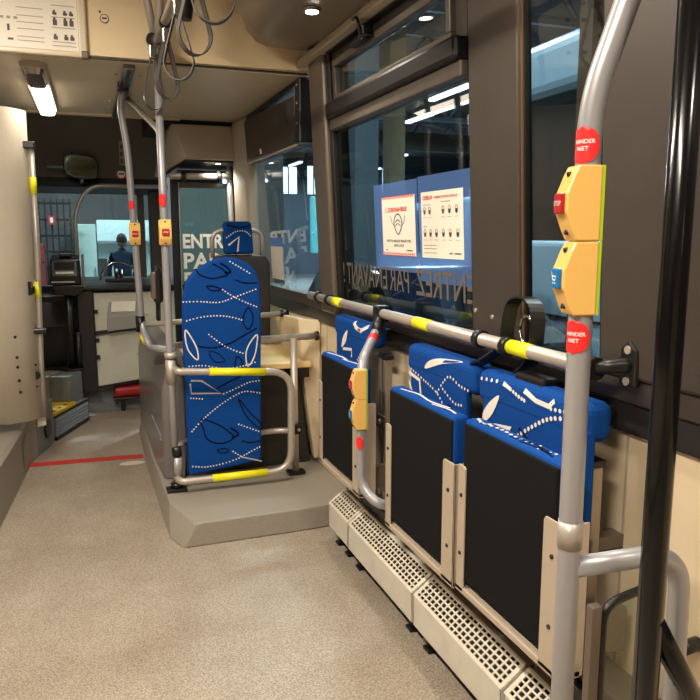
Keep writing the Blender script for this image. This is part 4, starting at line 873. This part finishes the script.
def fillB(mb, f):
    mb.use(INKR); mb.text('COVID-19', .085, lambda u, v: f(.05+u, .88+v), .24, bold=.004); mb.text('COMMENT PORTER LE MASQUE', .05, lambda u, v: f(.33+u, .89+v), .55, bold=.001)
    def head(u, v, kind):
        mb.use(SKINI); mb.ribbon([(u, v+.075), (u+.03, v+.03), (u, v-.015), (u-.03, v+.03)], .016, f, 3, True)
        mb.use(INKD if kind else INKB); mb.patch([(u-.028, v+.02), (u+.028, v+.02), (u+.018, v-.035), (u-.018, v-.035)], f)
        mb.use(LN); mb.quad(u-.045, u+.045, v-.09, v-.083, f)
    for u in (.09, .22): head(u, .70, 1)
    for u in (.55, .70, .86): head(u, .70, int(u*100) % 2)
    for u in (.09, .23, .38, .55, .71, .88): head(u, .36, int(u*100) % 2)
    mb.use(LN); mb.quad(.05, .25, .80, .812, f); mb.quad(.5, .72, .83, .842, f); mb.quad(.05, .15, .47, .482, f)
    for v in (.185, .135, .07): mb.quad(.05, .38, v, v+.012, f)
    mb.use(INKD); mb.quad(.68, .76, .07, .09, f); mb.quad(.80, .95, .07, .09, f)
notice('window_notice', 2.25, 2.535, 'white notice with red rows and a shield emblem on the window', 2.232, 2.615, 1.125, 1.438, fillA)
notice('window_notice', 1.918, 2.200, 'white notice with two rows of small faces on the window', 1.858, 2.226, 1.10, 1.442, fillB)
mb = MB(LETTERD); mb.text('ENTREZ', .125, lambda u, v: wm(-.0005)(1.85+u, 1.052+v), .40, bold=.001); mb.text('PAR', .125, lambda u, v: wm(-.0005)(2.31+u, 1.052+v), .17); mb.text('EN', .125, lambda u, v: wm(-.0005)(2.505+u, 1.052+v), .115); mb.text('AVANT !', .125, lambda u, v: wm(-.0005)(2.64+u, 1.052+v), .36, bold=.001)
mb.make('lettering', W2)
mb = MB(FILM); mb.f([mb.v(wm(.001)(y, z)) for y, z in ((4.30, 1.19), (4.02, 1.19), (4.02, 1.24), (4.30, 1.24))]); 
mb.use(PAPER); mb.hull([wm(o)(y, z) for y in (4.03, 4.29) for z in (1.0, 1.19) for o in (-.001, .0005)])
one(mb, 'blank_notice', 'blank back of a paper notice on the first window beside the headrest', 'notice')
# roller blind box
t = thing('roller_blind_box', (1.0, 4.1, 1.74), 'dark roller blind box above the first side window', 'blind box')
mb = MB(DARK); mb.hull([(.985, 3.42, 1.685), (.985, 4.56, 1.695), (.965, 3.42, 1.90), (.97, 4.56, 1.95), (1.06, 3.42, 1.685), (1.06, 4.56, 1.695), (1.045, 3.42, 1.92), (1.045, 4.56, 1.955)], .008)
mb.use(DARK2); mb.hull([(.970, 3.56, 1.79), (.970, 3.70, 1.79), (.961, 3.56, 1.88), (.963, 3.70, 1.88), (.985, 3.56, 1.79), (.985, 3.70, 1.79), (.978, 3.56, 1.88), (.978, 3.70, 1.88)]); mb.make('cover', t)
mb = MB(BLACK); mb.box(.97, 1.06, 3.335, 3.415, 1.68, 1.965, .006); mb.use(STEEL)
for z in (1.77, 1.86, 1.94): mb.cyl((.971, 3.375, z), (.966, 3.375, z), .006, 8)
mb.make('end_bracket', t)
mb = MB(STEEL); mb.cyl((.987, 3.42, 1.68), (.987, 4.55, 1.69), .006, 8); mb.make('pull_bar', t)
mb = MB(WHITE); mb.hull([(.984, 4.18, 1.712), (.984, 4.15, 1.712), (.981, 4.18, 1.738), (.981, 4.15, 1.738), (.980, 4.18, 1.712), (.980, 4.15, 1.712), (.976, 4.18, 1.738), (.976, 4.15, 1.738)]); mb.make('tag', t, label='small white tag')
mb = MB(SEALB); mb.box(.99, 1.06, 3.4, 4.86, 1.955, 1.985); mb.box(.45, 1.12, 4.9, 5.9, 1.96, 2.1); struct(mb, 'trim_15', 'black channel above the roller blind box', 'trim')

# ------------------------------------------------------------------ depot outside
CONC = mat('depot_concrete', (92, 96, 98), .7, noise=.15, nscale=3); HALL = mat('depot_dark_wall', (58, 68, 76), .8, noise=.2, nscale=2); ROOF = mat('depot_roof', (44, 48, 54), .8, noise=.2, nscale=2)
mb = MB(CONC); mb.box(-14, 26, -6, 46, -.45, -.35); struct(mb, 'floor_depot', 'grey depot floor outside the bus', 'floor')
mb = MB(ROOF); mb.box(-14, 26, -6, 46, 6.4, 6.5); struct(mb, 'ceiling_depot', 'dark depot roof outside', 'ceiling')
mb = MB(HALL); mb.box(25, 25.3, -6, 46, -.4, 6.4); mb.box(-14, 26, 45, 45.3, -.4, 6.4); mb.box(-14, -13.7, -6, 46, -.4, 6.4); mb.box(-14, 26, -6.3, -6, -.4, 6.4); struct(mb, 'wall_depot', 'dark outer walls of the depot hall', 'wall')
TR = mat('truss_grey', (120, 130, 138), .6)
for i, y in enumerate((12, 17, 23, 30)):
    mb = MB(TR); mb.box(1.5, 25, y, y+.12, 5.1, 5.25); mb.box(1.5, 25, y, y+.12, 6.1, 6.25)
    for k in range(16): x = 1.5+1.5*k; mb.cyl((x, y+.06, 5.2), (x+.75, y+.06, 6.15), .04, 6); mb.cyl((x+.75, y+.06, 6.15), (x+1.5, y+.06, 5.2), .04, 6)
    one(mb, 'roof_truss', ['nearest lattice roof truss seen through the poster window', 'second lattice roof truss in the depot', 'third lattice roof truss in the depot', 'farthest lattice roof truss in the depot'][i], 'truss', 'depot roof trusses')
mb = MB(mat('crane_beige', (64, 60, 50), .7)); mb.box(3, 25, 27.0, 27.4, 4.6, 5.3); one(mb, 'crane_beam', 'beige girder across the depot below the roof trusses', 'beam')
TUBE = emis('depot_tube', (238, 246, 255), 12)
tl = [(6.88, 16.1, 1.6, 'bright tube lamp showing in the vent window'), (9.4, 18.0, 2.2, 'long bright tube lamp at the upper right of the poster window'), (10.45, 22.1, 1.8, 'tube lamp left of the long one in the poster window'), (14.5, 33, 2, 'far small tube lamp above the notices'), (10.8, 38, 2.2, 'far tube lamp in the first window'), (16, 40, 2.2, 'farthest tube lamp in the depot'), (4.4, 26, 2.0, 'tube lamp deep in the depot hall')]
for x, y, L_, lab in tl:
    t = thing('tube_lamp', (x, y, 5.0), lab, 'lamp', 'depot tube lamps')
    mb = MB(TR); mb.box(x-.12, x+.12, y-L_/2, y+L_/2, 5.05, 5.12); mb.make('tray', t)
    mb = MB(TUBE); mb.box(x-.08, x+.08, y-L_/2, y+L_/2, 4.98, 5.05); mb.make('tube', t)
    l = bpy.data.lights.new('tube', 'AREA'); l.shape = 'RECTANGLE'; l.size = .2; l.size_y = L_; l.energy = 2200; l.color = (.82, .92, 1)
    o = bpy.data.objects.new('tube_glow', l); COL.objects.link(o); o.location = (x, y, 4.95)
DAY = emis('lit_window', (186, 222, 255), 9)
for x, z, w, h, lab in ((12.3, 3.7, 1.1, 1.8, 'left lit far window of the depot seen in the first side window'), (13.95, 3.2, .75, 2.4, 'right lit far window of the depot seen in the first side window'), (19.4, 4.1, 1.4, 1.5, 'bright far window of the depot above the notices')):
    t = thing('depot_window', (x, 44.9, z), lab, 'window', 'lit depot windows'); mb = MB(DAY); mb.box(x-w/2, x+w/2, 44.93, 44.99, z, z+h); mb.make('pane', t); mb = MB(HALL); mb.box(x-w/2-.1, x+w/2+.1, 44.9, 45, z-.1, z); mb.box(x-.04, x+.04, 44.9, 44.93, z, z+h); mb.make('frame', t)
# neighbouring bus
BUSB = mat('pale_blue_bus_paint', (150, 186, 208), .3, coat=.4); BUSG = mat('bus_dark_glass', (22, 26, 28), .08, coat=.5)
t = thing('parked_bus', (4.6, 2, -.35), 'pale blue bus parked alongside, seen through the side windows', 'bus')
mb = MB(BUSB); mb.box(3.4, 5.9, -4, 6.05, -.05, 1.22, .05, 3); mb.box(3.4, 5.9, -4, 6.05, 2.28, 2.75, .12, 4); mb.box(5.7, 5.9, -4, 6.05, 1.2, 2.3); mb.make('body', t)
mb = MB(BUSG); mb.box(3.43, 5.7, -3.95, 6.02, 1.2, 2.3); mb.make('glazing', t, label='dark window band')
mb = MB(mat('bus_edge_white', (206, 214, 216), .4)); mb.tube(bend([(3.42, 6.04, .2), (3.43, 6.08, 1.3), (3.5, 6.0, 2.6), (3.8, 5.9, 2.8)], .2), .05, 10); mb.make('corner_edge', t)
mb = MB(BLACK); mb.box(3.392, 3.402, -4, 6, .63, .65); mb.make('seam', t)
for y in (-1.5, 4.2): mb = MB(SEALB); mb.cyl((3.42, y, .12), (3.7, y, .12), .47, 28); mb.use(STEEL); mb.cyl((3.40, y, .12), (3.45, y, .12), .26, 20); mb.make('wheel', t)
# dark car
t = thing('parked_car', (2.6, 6.0, -.35), 'dark car parked outside below the mirrored lettering', 'car')
mb = MB(mat('car_black', (16, 18, 22), .2, coat=.8))
mb.prism([(4.0, -.15), (8.0, -.15), (8.05, .30), (7.8, .48), (6.9, .55), (6.2, .98), (5.0, 1.02), (4.35, .62), (3.98, .52)], 'x', 1.95, 3.2, .08, 3); mb.make('body', t)
mb = MB(BUSG); mb.prism([(6.7, .58), (6.15, .93), (5.05, .96), (4.5, .62)], 'x', 1.935, 3.215); mb.make('glass', t)
for y in (4.75, 7.25):
    for x in (1.93, 3.02): mb = MB(SEALB); mb.cyl((x, y, -.05), (x+.2, y, -.05), .30, 24); mb.use(STEEL); mb.cyl((x-.01, y, -.05), (x+.21, y, -.05), .19, 16); mb.make('wheel', t)
t = thing('parked_van', (5.4, 9, -.35), 'pale blue van parked behind the dark car, seen behind the window notices', 'van')
mb = MB(BUSB); mb.prism([(7.7, -.1), (11.6, -.1), (11.9, .5), (11.2, 1.0), (10.5, 1.72), (7.8, 1.75), (7.65, 1.5)], 'x', 4.6, 6.3, .08, 3); mb.make('body', t)
mb = MB(BUSG); mb.prism([(11.0, 1.02), (10.45, 1.6), (9.7, 1.62), (9.6, 1.02)], 'x', 4.585, 6.315); mb.make('glass', t)
for y in (8.4, 10.9):
    for x in (4.57, 6.13): mb = MB(SEALB); mb.cyl((x, y, -.02), (x+.2, y, -.02), .33, 24); mb.use(STEEL); mb.cyl((x-.01, y, -.02), (x+.21, y, -.02), .2, 16); mb.make('wheel', t)
# clutter in the hall to the right front
t = thing('workbench', (7, 15.0, -.35), 'cluttered bench with cyan cloth panel deep in the depot', 'workbench')
mb = MB(mat('bench_orange', (150, 82, 50), .6)); mb.box(5.2, 8.4, 15.0, 15.6, .55, .95); mb.make('shelf', t)
mb = MB(mat('bench_white', (190, 204, 204), .5)); mb.box(5.0, 8.6, 14.8, 15.7, .0, .30); mb.make('top', t)
for x in (5.0, 8.5): mb = MB(TR); mb.box(x, x+.1, 14.85, 15.65, -.35, 1.3); mb.make('leg', t)
mb = MB(mat('cyan_panel', (70, 150, 156), .5)); mb.box(8.0, 8.9, 26.0, 26.3, .6, 2.7, .05); one(mb, 'cyan_cabinet', 'cyan cabinet far off in the depot seen in the first window', 'cabinet')
mb = MB(mat('hall_column', (66, 84, 92), .6)); mb.box(4.1, 4.5, 11.0, 11.4, -.35, 6.4); one(mb, 'depot_column', 'dark steel column left inside the poster window', 'column')
mb = MB(mat('hall_column_beige', (130, 118, 92), .6)); mb.box(5.2, 5.5, 12.2, 12.5, -.35, 6.4); one(mb, 'beige_depot_column', 'beige column just right of the dark steel column', 'column')
mb = MB(mat('kiosk_wall', (60, 76, 92), .6)); mb.box(5.0, 12.0, 30.0, 30.3, -.35, 3.0); mb.box(2.3, 3.2, 14.0, 14.4, -.35, 3.2); struct(mb, 'wall_kiosk', 'blue grey inner partition of the depot', 'wall')
mb = MB(mat('wood_post', (124, 88, 48), .6)); mb.box(2.36, 2.44, 3.06, 3.16, -.35, 3.5); one(mb, 'timber_post', 'brown timber post outside the narrow window', 'post')

# front workshop seen through the windscreen
mb = MB(mat('shop_wall', (74, 78, 80), .7, noise=.12, nscale=2)); mb.box(-6, .22, 12, 12.2, -.35, 4.5); mb.box(.22, 1.05, 12, 12.2, 1.50, 4.5); mb.box(1.05, 3.2, 12, 12.2, -.35, 4.5)
struct(mb, 'wall_workshop', 'blue grey workshop wall ahead of the windscreen', 'wall')
mb = MB(mat('shop_inside', (190, 206, 206), .6)); mb.box(-.4, 1.6, 14.5, 14.6, -.35, 2.6); mb.box(-.5, -.4, 12.2, 14.6, -.35, 2.6); mb.box(1.6, 1.7, 12.2, 14.6, -.35, 2.6); mb.box(-.5, 1.7, 12.2, 14.6, 2.6, 2.7); struct(mb, 'wall_shop_room', 'pale lit room behind the workshop opening', 'wall')
l = bpy.data.lights.new('shop', 'AREA'); l.size = 1.2; l.energy = 130; l.color = (.85, .97, 1); o = bpy.data.objects.new('shop_glow', l); COL.objects.link(o); o.location = (.6, 13.4, 2.55)
t = thing('shop_lamp', (.6, 13.4, 2.56), 'flat lamp on the ceiling of the lit room ahead', 'lamp'); mb = MB(emis('shop_tube', (230, 250, 255), 6)); mb.box(.0, 1.2, 13.2, 13.6, 2.57, 2.595); mb.make('panel', t)
mb = MB(INKD); mb.box(.0, .40, 13.7, 14.3, -.35, .85); mb.use(TR); mb.box(-.2, 1.4, 14.3, 14.48, 1.12, 1.16); one(mb, 'shop_counter', 'dark counter in the lit room left of the standing person', 'counter')
t = thing('white_cabinet', (.02, 11.5, -.35), 'tall pale mint cabinet ahead of the windscreen left of the opening', 'cabinet')
mb = MB(mat('mint_white', (178, 214, 208), .5)); mb.box(-.10, .19, 11.2, 11.8, -.35, 1.42, .01); mb.make('body', t); mb = MB(TR); mb.box(.15, .165, 11.17, 11.2, .5, .8); mb.make('handle', t)
t = thing('mesh_fence', (-.7, 10.9, -.35), 'dark grid fence with stored parts left of the pale cabinet', 'fence')
mb = MB(mat('fence_dark', (30, 33, 35), .6))
for k in range(16): x = -1.35+.08*k; mb.box(x, x+.02, 10.9, 10.93, -.35, 1.75)
for k in range(10): z = -.3+.22*k; mb.box(-1.36, -.12, 10.93, 10.95, z, z+.025)
mb.make('grid', t)
mb = MB(mat('sign_red', (170, 60, 56), .5)); mb.box(-.43, -.33, 10.86, 10.88, 1.40, 1.53); mb.use(WHITE); mb.quad(-.40, -.36, 1.43, 1.50, on_y(10.858)); one(mb, 'red_sign', 'small red sign with white mark on the grid fence', 'sign')
mb = MB(mat('red_box', (130, 58, 54), .6)); mb.box(-.62, -.48, 10.5, 10.8, .9, 1.15, .01); mb.box(-.62, -.48, 10.5, 10.8, -.35, .9); one(mb, 'red_cabinet', 'dull red box in front of the grid fence', 'box')
# person: back view, in dark blue work clothes
def person(loc):
    vs = [((0, 0, .93), .15), ((0, 0, 1.12), .155), ((0, .01, 1.34), .17), ((0, 0, 1.47), .075), ((0, 0, 1.53), .06),
          ((.17, 0, 1.39), .085), ((.24, .02, 1.12), .06), ((.20, .14, .93), .046), ((.15, .22, .92), .04),
          ((-.17, 0, 1.39), .085), ((-.25, .02, 1.12), .06), ((-.22, .13, .92), .046), ((-.18, .21, .90), .04),
          ((.095, 0, .82), .105), ((.10, -.005, .47), .075), ((.10, .03, .09), .055), ((.10, -.09, .04), .04),
          ((-.095, 0, .82), .105), ((-.10, -.005, .47), .075), ((-.10, .03, .09), .055), ((-.10, -.09, .04), .04)]
    es = [(0, 1), (1, 2), (2, 3), (3, 4), (2, 5), (5, 6), (6, 7), (7, 8), (2, 9), (9, 10), (10, 11), (11, 12), (0, 13), (13, 14), (14, 15), (15, 16), (0, 17), (17, 18), (18, 19), (19, 20)]
    me = bpy.data.meshes.new('person'); me.from_pydata([v[0] for v in vs], es, []); o = bpy.data.objects.new('person', me); COL.objects.link(o)
    s = o.modifiers.new('skin', 'SKIN'); sv = me.skin_vertices[0].data
    for i, v in enumerate(vs): sv[i].radius = (v[1], v[1]*.8); sv[i].use_root = (i == 0)
    o.modifiers.new('sub', 'SUBSURF').levels = 2; o.modifiers['sub'].render_levels = 2
    dg = bpy.context.evaluated_depsgraph_get(); m2 = bpy.data.meshes.new_from_object(o.evaluated_get(dg)); o.modifiers.clear(); o.data = m2
    for p in m2.polygons: p.use_smooth = True
    m2.materials.append(mat('navy_workwear', (34, 52, 78), .85))
    o.location = loc
    mb = MB(mat('skin_tone', (150, 110, 90), .6)); b = bmesh.new(); bmesh.ops.create_uvsphere(b, u_segments=20, v_segments=14, radius=.105)
    for v in b.verts: v.co = V((v.co.x*.82, v.co.y*.98, v.co.z*1.18+1.645))
    bmesh.ops.translate(b, verts=b.verts[:], vec=loc); mb.absorb(b, True)
    L0 = V(loc); mb.hull([L0+V((x, y, z)) for x in (-.012, .012) for y, z in ((.10, 1.66), (.125, 1.62), (.10, 1.61))]); 
    for sx in (-1, 1): mb.hull([L0+V((sx*.085, y, z)) for y in (-.02, .015) for z in (1.62, 1.675)]+[L0+V((sx*.098, y, z)) for y in (-.02, .01) for z in (1.63, 1.67)])
    mb.make('head', o)
    mb = MB(mat('dark_hair', (34, 30, 30), .8)); b = bmesh.new(); bmesh.ops.create_uvsphere(b, u_segments=20, v_segments=14, radius=.112)
    for v in b.verts: v.co = V((v.co.x*.85, v.co.y*.95-.012, v.co.z*1.12+1.67))
    bmesh.ops.delete(b, geom=[v for v in b.verts if v.co.z < 1.60 or (v.co.y > .06 and v.co.z < 1.71)], context='VERTS')
    bmesh.ops.translate(b, verts=b.verts[:], vec=loc); mb.absorb(b, True); mb.make('hair', o)
    for sx in (1, -1):   # hands
        mb = MB(bpy.data.materials['skin_tone']); h = V(loc)+V((sx*.165, .235, .91))
        mb.hull([h+V((x, y, z)) for x in (-.035, .035) for y in (0, .075) for z in (-.014, .014)], .01)
        for k, ln in enumerate((.06, .07, .066, .05)): x = -.028+.019*k; mb.tube([h+V((x, .07, 0)), h+V((x, .07+ln*.6, -.005)), h+V((x, .07+ln, -.025))], .009, 8, True, .007)
        mb.tube([h+V((-sx*.034, .02, 0)), h+V((-sx*.06, .05, -.006)), h+V((-sx*.062, .08, -.015))], .010, 8, True, .008); mb.make('hand', o)
    o.scale = (.92, .92, .92)
    o['label'] = 'person in dark blue work clothes standing with back to us in the depot'; o['category'] = 'person'
person((.64, 13.3, -.35))

# unseen lamps added to light the depot and parked vehicles; world
for x, y, e in ((-1.5, 8.8, 520), (2.55, 8.0, 650), (2.3, 3.0, 350)):
    t = thing('added_hall_lamp', (x, y, 5.2), {8.8: 'added flat lamp above the bus front, out of view', 8.0: 'added flat lamp above the parked car, out of view'}.get(y, 'added flat lamp above the gap between the buses, out of view'), 'lamp')
    mb = MB(TUBE); mb.box(x-.6, x+.6, y-.08, y+.08, 5.2, 5.26); mb.make('tube', t)
    l = bpy.data.lights.new('hall', 'AREA'); l.shape = 'RECTANGLE'; l.size = 1.2; l.size_y = .2; l.energy = e; l.color = (.93, .97, 1); o = bpy.data.objects.new('hall_glow', l); COL.objects.link(o); o.location = (x, y, 5.15)
w = bpy.data.worlds.new('world'); sc.world = w; w.use_nodes = True; w.node_tree.nodes['Background'].inputs[0].default_value = (.05, .06, .08, 1); w.node_tree.nodes['Background'].inputs[1].default_value = .3
sc.view_settings.view_transform = 'Standard'; sc.view_settings.look = 'None'; sc.view_settings.gamma = 1; sc.view_settings.exposure = 0.; sc.view_settings.use_curve_mapping = False
sc.cycles.use_denoising = True; sc.cycles.max_bounces = 8; sc.cycles.transparent_max_bounces = 16; sc.cycles.sample_clamp_indirect = 6
